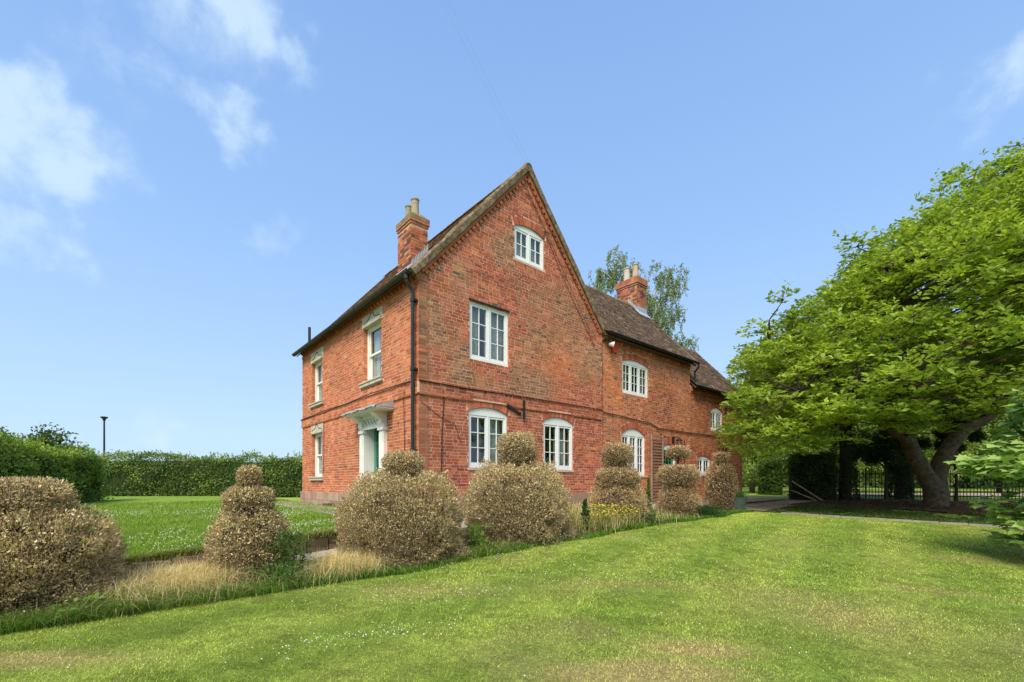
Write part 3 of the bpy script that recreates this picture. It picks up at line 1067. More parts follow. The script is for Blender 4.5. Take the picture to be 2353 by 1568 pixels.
# chimneys
def chimney(x0, x1, y0, y1, zb, zc, zt, pots, mat_pot, potcol, flare):
    ch = empty('chimney'); ch.parent = house
    k = MB(); k.box(x0 + .006, x1 - .006, y0 + .006, y1 - .006, zb, zc)
    k.build('core', M['mortar'], ch)
    k = MB()
    def face(m_, w_):
        n = int((zc - zb) / .075)
        for i in range(n):
            s, kk = -(.11 if i % 2 else 0), 0
            while s < w_:
                L_ = .225 if random.random() < .6 else .11
                a, b = max(0, s), min(s + L_, w_)
                if b - a > .03:
                    r = random.random()
                    c = (.42, .15, .08) if r < .55 else ((.52, .24, .13) if r < .75 else (.17, .075, .055))
                    k.box(a, b, zb + i * .075, zb + i * .075 + .064, -.01, random.uniform(0, .006), tuple(q * random.uniform(.8, 1.2) for q in c), m=m_)
                s += L_ + .011
    face(lambda s, z, d: (x0 + s, y0 - d, z), x1 - x0)
    face(lambda s, z, d: (x0 - d, y0 + s, z), y1 - y0)
    face(lambda s, z, d: (x1 + d, y0 + s, z), y1 - y0)
    face(lambda s, z, d: (x0 + s, y1 + d, z), x1 - x0)
    k.build('brickwork', M['brick'], ch, kind='stuff')
    k = MB()
    n = len(flare)
    for i, (e, za, zb_, c) in enumerate(flare):
        k.box(x0 - e + .004, x1 + e - .004, y0 - e + .004, y1 + e - .004, za, zb_ + .004, tuple(q * .9 for q in c))
        L_ = .16
        for i_ in range(int((x1 - x0 + 2 * e) / L_) + 1):
            a_, b_ = x0 - e + i_ * L_, min(x0 - e + (i_ + 1) * L_ - .01, x1 + e)
            if b_ > a_ + .02: k.box(a_, b_, y0 - e, y0, za + .002, zb_ - .002, tuple(q * random.uniform(.7, 1.15) for q in c))
        for i_ in range(int((y1 - y0 + 2 * e) / L_) + 1):
            a_, b_ = y0 - e + i_ * L_ + .003, min(y0 - e + (i_ + 1) * L_ - .01, y1 + e)
            if b_ > a_ + .02: k.box(x0 - e - .001, x0, a_, b_, za + .001, zb_ - .001, tuple(q * random.uniform(.7, 1.15) for q in c))
    k.build('corbel', M['brick'], ch)
    k = MB()
    e = flare[-1][0]
    k.mesh8([(x, y, z) for (x, ex) in ((x0 - e + .01, .12), (x1 + e - .01, -.12)) for (y, ey) in ((y0 - e + .01, .12), (y1 + e - .01, -.12)) for z in (flare[-1][2],)
             for (x, y, z) in ((x, y, z), (x + ex, y + ey, z + .13))], (1, 1, 1))
    k.build('flaunching', M['lichen'], ch)
    for (px, py, r, h, z, c) in pots:
        k = MB()
        k.lathe(px, py, [(r * 1.12, z), (r * 1.1, z + h * .06), (r * .98, z + h * .1), (r * .86, z + h * .72), (r * .9, z + h * .75), (r * .9, z + h * .78), (r * .86, z + h * .8),
                         (r * .86, z + h * .88), (r * 1.02, z + h * .93), (r * 1.04, z + h * .98), (r * .95, z + h), (r * .72, z + h), (r * .7, z + h * .6)], 16, c)
        k.build('chimney_pot', M['pot'], ch, smooth=False)
    return ch
rd = (.42, .19, .11)
c1 = chimney(.50, .99, 1.30, 2.02, 6.3, 7.93, 8.2,
             [(.73, 1.50, .11, .50, 8.2, (.36, .30, .20)), (.73, 1.84, .10, .47, 8.2, (.30, .26, .17))], None, None,
             [(.02, 7.93, 7.99, rd), (.04, 7.995, 8.055, rd), (.04, 8.06, 8.16, (.28, .19, .10))])
c2 = chimney(11.89, 12.61, 2.20, 3.25, 8.2, 9.98, 10.3,
             [(12.22, 2.5, .14, .62, 10.36, (.48, .36, .23)), (12.22, 2.95, .15, .60, 10.36, (.52, .45, .38))], None, None,
             [(.03, 9.92, 9.99, rd), (.06, 10.0, 10.07, rd), (.05, 10.075, 10.26, (.44, .15, .075))])
# lead flashings with stepped edge
def flashing(pts_fn, n, step, ch):
    k = MB()
    for i in range(n):
        a, b = i / n, (i + .94) / n
        P = [pts_fn(a, 0), pts_fn(b, 0), pts_fn(b, 1), pts_fn(a, step)]
        k.poly(P)
        k.poly([tuple(Vector(p) + Vector((-.01, -.01, .003))) for p in P])
    k.build('flashing', M['lead'], ch)
rzm = lambda x: EAVE + SL * x + .10
flashing(lambda a, h: (.49 + .51 * a, 1.28, rzm(.49 + .51 * a) - .05 + .20 * h), 6, .55, c1)
k = MB(); k.box(.25, .52, 1.22, 2.12, 0, .02, m=lambda x, y, z: (x, y, rzm(x) + z - .02)); k.box(.47, .485, 1.26, 2.06, 6.55, 6.85)
k.build('flashing', M['lead'], c1)
rzw = lambda y: wz + 1.10 * (y - wy) + .0
flashing(lambda a, h: (11.87, 2.1 + .56 * a, rzw(2.1 + .56 * a) - .0 + .20 * h), 5, .55, c2)
k = MB(); k.box(11.75, 12.62, 1.95, 2.2, 0, .02, m=lambda x, y, z: (x, y, rzw(y) + z + .02)); k.box(11.87, 12.63, 2.17, 2.185, 8.65, 8.98)
k.build('flashing', M['lead'], c2)
# little soil pipe over the eaves
k = MB(); k.tube([(.1, 8.2, 6.3), (.1, 8.2, 6.95)], .05, 8); k.build('vent_pipe', M['iron'], house)


# ------------------------------------------------------------ windows
def curtain(m_, s0, s1, z0, z1, d, mat, par, amp=.018, pitch=.09):
    n = max(6, int(abs(s1 - s0) / pitch * 6))
    k = MB()
    for i in range(n):
        a, b = s0 + (s1 - s0) * i / n, s0 + (s1 - s0) * (i + 1) / n
        da, db = d + amp * math.sin(a / pitch * 2 * PI), d + amp * math.sin(b / pitch * 2 * PI)
        k.poly([m_(a, z0, da), m_(b, z0, db), m_(b, z1, db), m_(a, z1, da)])
    k.build('curtain', mat, par)


def casement(m_, op, nl, nc, nr, head, curt=(), fr=.055, rec=-.03):
    s0, s1, z0, z1 = op.a
    wn = empty('window'); wn.parent = house
    g = .004
    out = arch(s0 + g, s1 - g, z0 + g, z1 - g, op.rise)
    zt = z1 - op.rise - head
    bot = z0 + .075
    mul = .045
    lw = (s1 - s0 - 2 * fr - (nl - 1) * mul) / nl
    holes = []
    for i in range(nl):
        a = s0 + fr + i * (lw + mul)
        holes.append([(a, bot), (a + lw, bot), (a + lw, zt), (a, zt)])
    k = MB(); k.prism(out, holes, m_, rec - .07, rec); k.build('frame', M['white'], wn)
    st = .052
    for h in holes:
        a, b = h[0][0] + .003, h[1][0] - .003
        c, e = bot + .003, zt - .003
        gs0, gs1, gz0_, gz1 = a + st, b - st, c + st * 1.15, e - st
        k = MB(); k.prism([(a, c), (b, c), (b, e), (a, e)], [[(gs0, gz0_), (gs1, gz0_), (gs1, gz1), (gs0, gz1)]], m_, rec - .055, rec - .012)
        cs = k.build('casement', M['white'], wn)
        bw = .020
        for i in range(1, nc):
            x = gs0 + (gs1 - gs0) * i / nc
            k = MB(); k.box(x - bw / 2, x + bw / 2, gz0_, gz1, rec - .05, rec - .018, m=m_); k.build('glazing_bar', M['white'], wn)
        for j in range(1, nr):
            z = gz0_ + (gz1 - gz0_) * j / nr
            k = MB(); k.box(gs0, gs1, z - bw / 2, z + bw / 2, rec - .049, rec - .020, m=m_); k.build('glazing_bar', M['white'], wn)
        for i in range(nc):
            for j in range(nr):
                x0, x1 = gs0 + (gs1 - gs0) * i / nc, gs0 + (gs1 - gs0) * (i + 1) / nc
                y0, y1 = gz0_ + (gz1 - gz0_) * j / nr, gz0_ + (gz1 - gz0_) * (j + 1) / nr
                k = MB(); k.box(x0, x1, y0, y1, rec - .038, rec - .034, m=m_); k.build('pane', M['glass'], wn)
    for (f0, f1, mt) in curt:
        curtain(m_, s0 + (s1 - s0) * f0, s0 + (s1 - s0) * f1, z0 + .05, z1 - .08, -.26, M[mt], wn)
    return wn


def wsill(m_, s0, s1, z, d, th, wn, mat='stone'):
    k = MB(); k.box(s0, s1, z - th, z, -.12, d, m=m_); k.build('sill', M[mat], wn)


wn = casement(RF, OP_R[0], 2, 2, 3, .085, [(.55, .98, 'curtain'), (.02, .06, 'curtain'), (.38, .45, 'terracurtain')]); wsill(RF, 1.35, 2.65, 1.645, .03, .05, wn)
wn = casement(RF, OP_R[1], 2, 2, 3, .085, [(.55, .98, 'curtain')]); wsill(RF, 3.94, 5.25, 1.645, .03, .05, wn)
wn = casement(RF, OP_R[2], 2, 2, 3, .06, [(.03, .36, 'curtain'), (.52, .98, 'curtain')])
k = MB(); k.box(1.38, 2.69, 5.802, 5.83, .0, .03, m=RF); k.build('drip_lead', M['iron'], wn)
wn = casement(RF, OP_R[3], 2, 2, 2, .04, [(.03, .97, 'curtain')])
casement(WF, OP_W[0], 3, 2, 3, .05, [(.20, .34, 'curtain'), (.85, .97, 'curtain')])
wn = casement(WF, OP_W[1], 3, 2, 4, .03, [(.08, .2, 'curtain'), (.55, .95, 'curtain')]); wsill(WF, 7.7, 9.24, 1.515, .04, .05, wn)
casement(WF, OP_W[3], 2, 2, 2, .03, [(.3, .4, 'curtain')], fr=.05)
casement(WF, OP_W[4], 2, 2, 2, .03, [(.3, .45, 'curtain')], fr=.05)


def sash(m_, op, sl_, li):
    s0, s1, z0, z1 = op.a
    wn = empty('sash_window'); wn.parent = house
    r = -.10
    k = MB(); k.prism([(s0 + .003, z0 + .003), (s1 - .003, z0 + .003), (s1 - .003, z1 - .003), (s0 + .003, z1 - .003)],
                      [[(s0 + .09, z0 + .05), (s1 - .09, z0 + .05), (s1 - .09, z1 - .08), (s0 + .09, z1 - .08)]], m_, r - .12, r)
    k.build('frame', M['cream'], wn)
    zm = (z0 + z1) / 2 - .02
    for (a, b, rr, nm) in ((zm - .02, z1 - .085, r - .03, 'upper_sash'), (z0 + .055, zm + .02, r - .07, 'lower_sash')):
        g = [(s0 + .14, a + .05), (s1 - .14, a + .05), (s1 - .14, b - .05), (s0 + .14, b - .05)]
        k = MB(); k.prism([(s0 + .094, a), (s1 - .094, a), (s1 - .094, b), (s0 + .094, b)], [g], m_, rr - .035, rr); k.build(nm, M['cream'], wn)
        k = MB(); k.box(g[0][0], g[1][0], g[0][1], g[2][1], rr - .02, rr - .016, m=m_); k.build('pane', M['glass'], wn)
    for (f0, f1) in ((.1, .52), (.58, .92)):
        curtain(m_, s0 + (s1 - s0) * f0, s0 + (s1 - s0) * f1, z0 + .05, z1 - .08, -.25, M['curtain'], wn)
    a = sl_.a; k = MB()
    k.box(a[0], a[1], a[2] + .0, a[3] - .002, -.1, .07, m=m_); k.box(a[0] - .01, a[1] + .01, a[3] - .035, a[3] + .004, -.1, .095, m=m_)
    k.build('sill', M['stone'], wn)
    a = li.a; k = MB()
    k.box(a[0], a[1], a[2] + .002, a[3] - .004, -.06, .012, m=m_)
    k.box(a[0] + .09, a[1] - .09, a[2] - .045, a[2] + .025, -.09, .045, m=m_)
    k.box(a[0] + .10, a[1] - .10, a[2] + .025, a[2] + .05, -.05, .03, m=m_)
    k.build('lintel', M['stone'], wn)
    k = MB(); cs = (a[0] + a[1]) / 2; zb = a[2] + .06; w_ = (a[1] - a[0]) / 2 - .1
    pr = [(-w_, 0), (-w_ * .86, .05), (-w_ * .45, .07), (-w_ * .3, .10), (-w_ * .2, .17), (-w_ * .08, .215), (0, .20), (w_ * .08, .215), (w_ * .2, .17), (w_ * .3, .10), (w_ * .45, .07), (w_ * .86, .05), (w_, 0)]
    k.tube([m_(cs + p[0], zb + p[1] - .02, .016) for p in pr], .010, 5)
    k.build('lintel_groove_shade', M['gutter'], wn)  # dark tube painted in for the shade of the groove cut in the lintel
for i in range(3): sash(LF, OP_L[i], SILL[i], LINT[i])

# front door case on the left wall
dc = empty('door_surround'); dc.parent = house
k = MB()
for (a, b) in ((1.60, 1.86), (2.84, 3.10)):
    k.box(a, b, .55, 2.78, -.02, .10, m=LF)
    k.box(a + .04, b - .04, .9, 2.55, .10, .125, m=LF)
    k.box(a - .03, b + .03, 2.62, 2.70, .0, .14, m=LF); k.box(a - .015, b + .015, .55, .8, .0, .125, m=LF)
    # console bracket
    k.prism([(0, 2.72), (.12, 2.72), (.16, 2.80), (.15, 2.88), (.34, 3.02), (.38, 3.08), (0, 3.08)], [], lambda d, z, s, a=a, b=b: LF(a + .02 + (b - a - .04) * s, z, d), 0, 1, back=True)
k.box(1.86, 2.84, 2.72, 3.08, -.02, .08, m=LF); k.box(1.86, 2.84, 2.70, 2.76, .08, .11, m=LF); k.box(1.86, 2.84, 2.98, 3.08, .08, .14, m=LF)
k.build('pilaster', M['cream'], dc)
k = MB()
for i in range(5):
    s = 1.98 + i * .18
    k.tube([LF(s - .05, 2.83, .088), LF(s - .015, 2.86, .095), LF(s + .015, 2.89, .095), LF(s + .05, 2.93, .088)], .016, 6)
k.build('fret_ornament', M['stone'], dc)
k = MB(); k.box(1.86, 1.862 + .004, .62, 2.8, -.21, -.0, m=LF); k.box(2.834, 2.838, .62, 2.8, -.21, .0, m=LF); k.box(1.866, 2.834, 2.79, 2.798, -.21, .0, m=LF)
k.build('door_lining', M['cream'], dc)
k = MB()
k.prism([(1.22, 3.10), (3.44, 3.10), (3.44, 3.15), (1.22, 3.15)], [], LF, .0, .46, back=True)
k.box(1.25, 3.41, 3.075, 3.10, 0, .42, m=LF)
k.build('canopy', M['cream'], dc)
k = MB()
n = 22
for i in range(n):
    a, b = 1.20 + 2.26 * i / n, 1.20 + 2.26 * (i + 1) / n
    wv = lambda q: .012 * math.sin(q * 9) + .008 * math.sin(q * 23)
    k.poly([LF(a, 3.16 + wv(a), .50), LF(b, 3.16 + wv(b), .50), LF(b, 3.32, .01), LF(a, 3.32, .01)])
    k.poly([LF(a, 3.13 + wv(a), .505), LF(b, 3.13 + wv(b), .505), LF(b, 3.16 + wv(b), .50), LF(a, 3.16 + wv(a), .50)])
for s in (1.20, 3.46): k.poly([LF(s, 3.14, .5), LF(s, 3.14, .01), LF(s, 3.32, .01)])
k.build('lead_cover', M['lead'], dc)
dr = empty('front_door'); dr.parent = house
k = MB()
gl_ = []
for i in range(3):
    for j in range(4):
        a = 2.00 + i * .24; z = 1.32 + j * .35
        gl_.append([(a, z), (a + .22, z), (a + .22, z + .33), (a, z + .33)])
k.prism([(1.868, .62), (2.832, .62), (2.832, 2.79), (1.868, 2.79)], gl_, LF, -.24, -.20); k.build('door_leaf', M['green'], dr)
for g in gl_:
    k = MB(); k.box(g[0][0], g[1][0], g[0][1], g[2][1], -.225, -.22, m=LF); k.build('pane', M['glass'], dr)
curtain(LF, 1.95, 2.75, 1.3, 2.7, -.34, M['curtain'], dr)

# cottage door in the wing
dr = empty('back_door'); dr.parent = house
op = OP_W[2]
k = MB(); k.prism(arch(10.294, 11.296, .5, 2.746, .15), [[(10.37, .5), (11.22, .5), (11.22, 2.52), (10.37, 2.52)]], WF, -.10, -.03); k.build('frame', M['white'], dr)
k = MB(); k.prism([(10.373, .5), (11.217, .5), (11.217, 2.517), (10.373, 2.517)], [[(10.5, 1.55), (11.09, 1.55), (11.09, 2.4), (10.5, 2.4)]], WF, -.10, -.06); k.build('door_leaf', M['green'], dr)
k = MB()
for x in (10.69, 10.90): k.box(x - .012, x + .012, 1.55, 2.4, -.09, -.07, m=WF)
for z in (1.83, 2.12): k.box(10.5, 11.09, z - .012, z + .012, -.089, -.071, m=WF)
k.build('glazing_bar', M['green'], dr)
k = MB(); k.box(10.5, 11.09, 1.55, 2.4, -.083, -.079, m=WF); k.build('pane', M['glass'], dr)
# lantern over it, alarm box, floodlight
lt = empty('wall_lantern'); lt.parent = house
k = MB(); k.box(11.0, 11.14, 2.82, 3.06, 0, .05, m=WF); k.tube([WF(11.07, 3.0, .04), WF(11.07, 3.05, .2), WF(11.07, 2.98, .28)], .018, 6)
k.lathe(11.07, -.22, [(.02, 3.0), (.14, 2.9), (.12, 2.88)], 8); k.lathe(11.07, -.22, [(.06, 2.66), (.09, 2.68), (.09, 2.7)], 8)
for t_ in range(6): k.tube([(11.07 + .085 * math.cos(t_ * PI / 3), -.22 + .085 * math.sin(t_ * PI / 3), 2.68), (11.07 + .11 * math.cos(t_ * PI / 3), -.22 + .11 * math.sin(t_ * PI / 3), 2.89)], .007, 4)
k.build('bracket', M['iron'], lt)
k = MB(); k.lathe(11.07, -.22, [(.0, 2.69), (.075, 2.69), (.098, 2.88), (0, 2.88)], 8); k.build('lamp_glass', M['glass'], lt)
k = MB(); k.prism([(7.17, 5.60), (7.42, 5.60), (7.44, 5.66), (7.44, 5.90), (7.40, 5.95), (7.19, 5.95), (7.15, 5.90), (7.15, 5.66)], [], WF, 0, .08)
k.build('alarm_box', M['red'], house)
fl = empty('floodlight'); fl.parent = house
k = MB(); k.tube([WF(6.78, 5.93, .02), WF(6.95, 5.90, .12), WF(7.02, 5.84, .16)], .015, 6); k.box(6.74, 6.84, 5.86, 5.98, 0, .03, m=WF); k.build('bracket', M['iron'], fl)
k = MB(); k.tube([WF(6.94, 5.80, .10), WF(7.0, 5.78, .20), WF(7.03, 5.77, .24)], [.04, .085, .09], 10); k.build('lamp_head', M['white'], fl)

# ------------------------------------------------------------ trellis against the wing
tr = empty('trellis', (*W(9.45, 0), 0), TH, 'narrow brown timber trellis standing between the tall arched window and the green side door', 'trellis')
for s in (0, .74):
    k = MB(); k.box(s, s + .045, -.06, -.0, .5, 3.05); k.build('post', M['trellis'], tr)
for i in range(22):
    k = MB(); z = .65 + i * .11
    k.box(.045, .74, -.035, -.012, z, z + .042); k.build('slat', M['trellis'], tr)

# ------------------------------------------------------------ paving and low wall on the left
k = MB()
pv = empty('flagstone_path'); pv['kind'] = 'structure'
rr = random.Random(8)
v_ = -.6
while v_ < 9.2:
    u_ = -1.25
    for wd in (.6, .58):
        L_ = .85
        k = MB(); z = float(zup(0, W(u_, v_)[1])) + .03
        x0, y0 = W(u_, v_)
        j = rr.uniform(.85, 1.15)
        k.box(u_ + .01, u_ + wd - .01, v_ + .01, v_ + L_ - .01, z - .06, z + rr.uniform(0, .012), (.33 * j, .285 * j, .235 * j), m=lambda u, v, z: (*W(u, v), z))
        k.build('flagstone', M['slab'], pv)
        u_ += wd
    v_ += .86
v_ = 9.2
for i in range(1):
    u_ = -1.25 - .62 * (i + 1)
    k = MB(); z = float(zup(0, W(u_, 8.2)[1])) + .03; j = rr.uniform(.85, 1.15)
    k.box(u_ + .01, u_ + .61, 7.9, 9.1, z - .06, z + .01, (.33 * j, .285 * j, .235 * j), m=lambda u, v, z: (*W(u, v), z)); k.build('flagstone', M['slab'], pv)
for i in range(12):
    u_ = -7.4 + i * .82
    k = MB(); z = float(zpath(u_ + .4)) + .012; j = rr.uniform(.85, 1.15)
    a_ = float(zpath(u_)) + .014; b_ = float(zpath(u_ + .8)) + .014
    k.mesh8([(*W(u, v), (a_ if u < u_ + .4 else b_) + d) for u in (u_ + .01, u_ + .80) for v in (-1.95, -1.38) for d in (-.06, 0)], (.42 * j, .36 * j, .29 * j))
    k.build('flagstone', M['slab'], pv)
sw = empty('retaining_wall', (0, 0, 0), 0, 'low mossy stone edge holding up the daisy lawn behind the clipped bushes', 'retaining wall')
u_ = -8.5
while u_ < -.35:
    L_ = rr.uniform(.22, .5)
    zt = float(zup(0, W(u_, -1.2)[1])); zb = float(zpath(u_)) - .05
    nz = 2
    for i in range(nz):
        za, zb2 = zb + (zt - zb) * i / nz, zb + (zt - zb) * (i + 1) / nz
        k = MB(); j = rr.uniform(.5, 1.0); q = rr.uniform(-.03, .03)
        c_ = [W(u_ + a, -1.2 + b + q) for a in (.008, L_ - .008) for b in (-.16, .0)]
        k.mesh8([(x, y, z + rr.uniform(-.012, .012)) for (x, y) in c_ for z in (za + .006, zb2 - .006 - (.02 if i else 0))], (.17 * j, .125 * j, .075 * j))
        k.build('stone', M['sand'], sw)
    u_ += L_

# ------------------------------------------------------------ topiary
def ell_pts(n, c, r, rz, p=3.0, shell=(.86, 1.02), low=-1.0):
    d = rdir(int(n * 1.4))
    d = d[d[:, 2] > low][:n]
    k = (np.abs(d[:, 0] ** p) + np.abs(d[:, 1] ** p) + np.abs(d[:, 2]) ** p) if False else None
    q = np.abs(d)
    rad = (((q[:, 0] ** 2 + q[:, 1] ** 2) ** (p / 2)) + q[:, 2] ** p) ** (-1 / p)
    s = rng.uniform(*shell, len(d)) + .05 * np.clip(rng.normal(size=len(d)) - 1.2, 0, 2)
    bump = 1 + .11 * (vnoise(np.arctan2(d[:, 1], d[:, 0]) * 2 + c[0] * 3, d[:, 2] * 3 + c[1], 1.6) - .5) * 2
    bump *= 1 + .09 * (vnoise(np.arctan2(d[:, 1], d[:, 0]) * 2 + 9, d[:, 2] * 3 + c[2] * 5, 5.0) - .5) * 2
    P = d * (rad * s * bump)[:, None] * np.array([r, r, rz]) + np.array(c)
    nrm = unit(d / np.array([r, r, rz]) ** 1)
    return P, nrm, s


def blob(name, c, r, rz, p, mat, parent, sc=.86, low=None):
    k = MB(); n1, n2 = 20, 12
    b = 0
    for i in range(n2 + 1):
        for j in range(n1):
            th, ph = -PI / 2 + PI * i / n2, 2 * PI * j / n1
            d = (math.cos(th) * math.cos(ph), math.cos(th) * math.sin(ph), math.sin(th))
            rad = ((math.hypot(d[0], d[1]) ** p) + abs(d[2]) ** p) ** (-1 / p) * sc * random.uniform(.94, 1.02)
            k.v.append((c[0] + d[0] * rad * r, c[1] + d[1] * rad * r, c[2] + d[2] * rad * rz))
    for i in range(n2):
        for j in range(n1):
            j2 = (j + 1) % n1
            k.f.append((i * n1 + j, i * n1 + j2, (i + 1) * n1 + j2, (i + 1) * n1 + j)); k.c.append((.06, .042, .026))
    return k.build(name, mat, parent)


M['twig'] = simple('dead_twig_mass', (.075, .052, .033), .95, .4, 25, 1.0, .05)
GRP = 'clipped bushes with dead brown leaves in a row before the house'


def topiary(u, v, zb, tiers, label, dens=1.0, seed=0, px=None):
    x, y = W(u, v)
    root = empty('topiary_bush', (x, y, zb), 0, label, 'bush', GRP)
    dist = math.hypot(x, y)
    ls = .0095 + .0012 * dist
    # stem
    k = MB()
    pts = [(.02 * math.sin(i * 2.1), .02 * math.cos(i * 1.7), -.1 + (tiers[-1][1] + .1) * i / 6) for i in range(7)]
    k.tube(pts, [.06, .055, .05, .045, .04, .035, .03], 8)
    k.build('stem', M['darkbark'], root)
    for ti, (r, z0, z1, ox) in enumerate(tiers):
        if ti == 0: z0 = z0 - (.2 if seed == 1 else .4) * (z1 - z0)
        c = (ox * cu, ox * su, (z0 + z1) / 2); rz = (z1 - z0) / 2
        p = 5.0 if ti == 0 else 4.0
        blob('twig_core', c, r, rz, p, M['twig'], root, .78)
        area = 4 * PI * r * rz + 2 * PI * r * r
        n = int(area / (ls * ls) * 1.55 * dens)
        P, N, s = ell_pts(n, c, r, rz, p, (.84, 1.03))
        kp = P[:, 2] > (-.14 if ti == 0 else -9); P, N = P[kp], N[kp]
        if ti == 0: P[:, :2] = c[:2] + (P[:, :2] - c[:2]) * (1.09 - .15 * np.clip(P[:, 2:3] / z1, 0, 1) ** 2)
        n = len(P)
        D = unit(N * .5 + rdir(n) * .9 + np.array([0, 0, .35]))
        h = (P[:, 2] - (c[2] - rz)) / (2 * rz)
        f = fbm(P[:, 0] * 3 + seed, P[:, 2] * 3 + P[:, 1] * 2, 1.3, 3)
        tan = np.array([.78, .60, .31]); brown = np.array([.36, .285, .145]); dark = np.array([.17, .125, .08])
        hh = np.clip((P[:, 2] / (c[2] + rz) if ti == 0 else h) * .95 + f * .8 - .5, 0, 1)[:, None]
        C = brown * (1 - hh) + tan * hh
        sel = rng.random(n)
        if dist > 10: C = C * np.array([.92, .80, .78])
        C = np.where((sel < .26)[:, None], dark, C)
        C = np.where((sel > .93)[:, None], np.array([.62, .53, .42]), C)
        ol = (sel > .72) & (sel < .80) & (f > .42)
        C = np.where(ol[:, None], np.array([.24, .25, .08]), C)
        C = C * (1 + rng.normal(0, .2, (n, 1)))
        Lf = ls * rng.uniform(.8, 1.7, n) * (1 + .4 * h)
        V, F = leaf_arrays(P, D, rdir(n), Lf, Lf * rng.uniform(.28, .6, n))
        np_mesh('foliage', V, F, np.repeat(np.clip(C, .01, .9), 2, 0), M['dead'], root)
        # fine shoots standing off the clipped surface
        n = int(area * (3600 / max(1.0, dist / 5)) * dens)
        P, N, s = ell_pts(n, c, r, rz, p, (.9, 1.0), -.6); n = len(P)
        D = unit(N * .9 + rdir(n) * .45 + np.array([0, 0, .7]))
        if ti == 0: P[:, :2] = c[:2] + (P[:, :2] - c[:2]) * (1.09 - .15 * np.clip(P[:, 2:3] / z1, 0, 1) ** 2)
        Ln = rng.uniform(.02, .065, n) * (.8 + .5 * (r > .5))
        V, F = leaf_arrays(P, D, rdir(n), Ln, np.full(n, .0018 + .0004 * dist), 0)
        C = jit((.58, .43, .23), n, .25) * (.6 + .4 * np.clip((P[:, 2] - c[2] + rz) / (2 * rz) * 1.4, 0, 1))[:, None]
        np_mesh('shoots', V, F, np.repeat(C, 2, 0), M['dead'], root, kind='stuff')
    return root


def at_px(xp, v):
    """u on the line v whose image column is xp"""
    r = (xp - 1176.5) / 1036
    X0, Y0 = W(0, v)
    return (r * Y0 - X0) / (cu - r * su)


VB = -2.3
topiary(at_px(25, VB), VB, -.02, [(.77, -.03, .98, 0), (.44, .86, 1.33, 0)], 'largest brown clipped bush at the left edge, cut in two wide tiers', 1.0, 1)
topiary(at_px(573, VB), VB, 0, [(.43, -.03, .88, 0), (.275, .86, 1.22, 0), (.13, 1.18, 1.49, 0)], 'slim brown topiary of three tiers standing alone before the daisy lawn', 1.1, 2)
topiary(at_px(926, VB), VB, .03, [(.89, -.05, 1.33, 0), (.31, 1.26, 1.74, 0)], 'broad brown clipped dome with a flat topknot, in front of the green front door', 1, 4)
topiary(at_px(1188, VB), VB, .08, [(.94, 0, 1.50, 0), (.37, 1.42, 2.17, 0)], 'brown clipped dome with tall round topknot between the two arched gable windows', 1, 5)
topiary(at_px(1418, VB), VB, .25, [(.68, 0, .92, 0), (.51, .86, 1.38, 0), (.36, 1.38, 1.98, 0)], 'three tiered ragged brown topiary behind the yellow flowers by the tall arched window', .9, 7)
topiary(at_px(1558, VB), VB, .3, [(.55, 0, .82, .06), (.55, .90, 1.46, 0), (.31, 1.64, 2.03, 0)], 'gappy brown topiary with thin stem showing, in front of the green side door', .8, 9)
topiary(at_px(1657, VB), VB, .38, [(.48, 0, 1.46, 0), (.25, 1.44, 1.88, 0)], 'farthest and narrowest brown topiary, beside the grey plant pot', .8, 11)

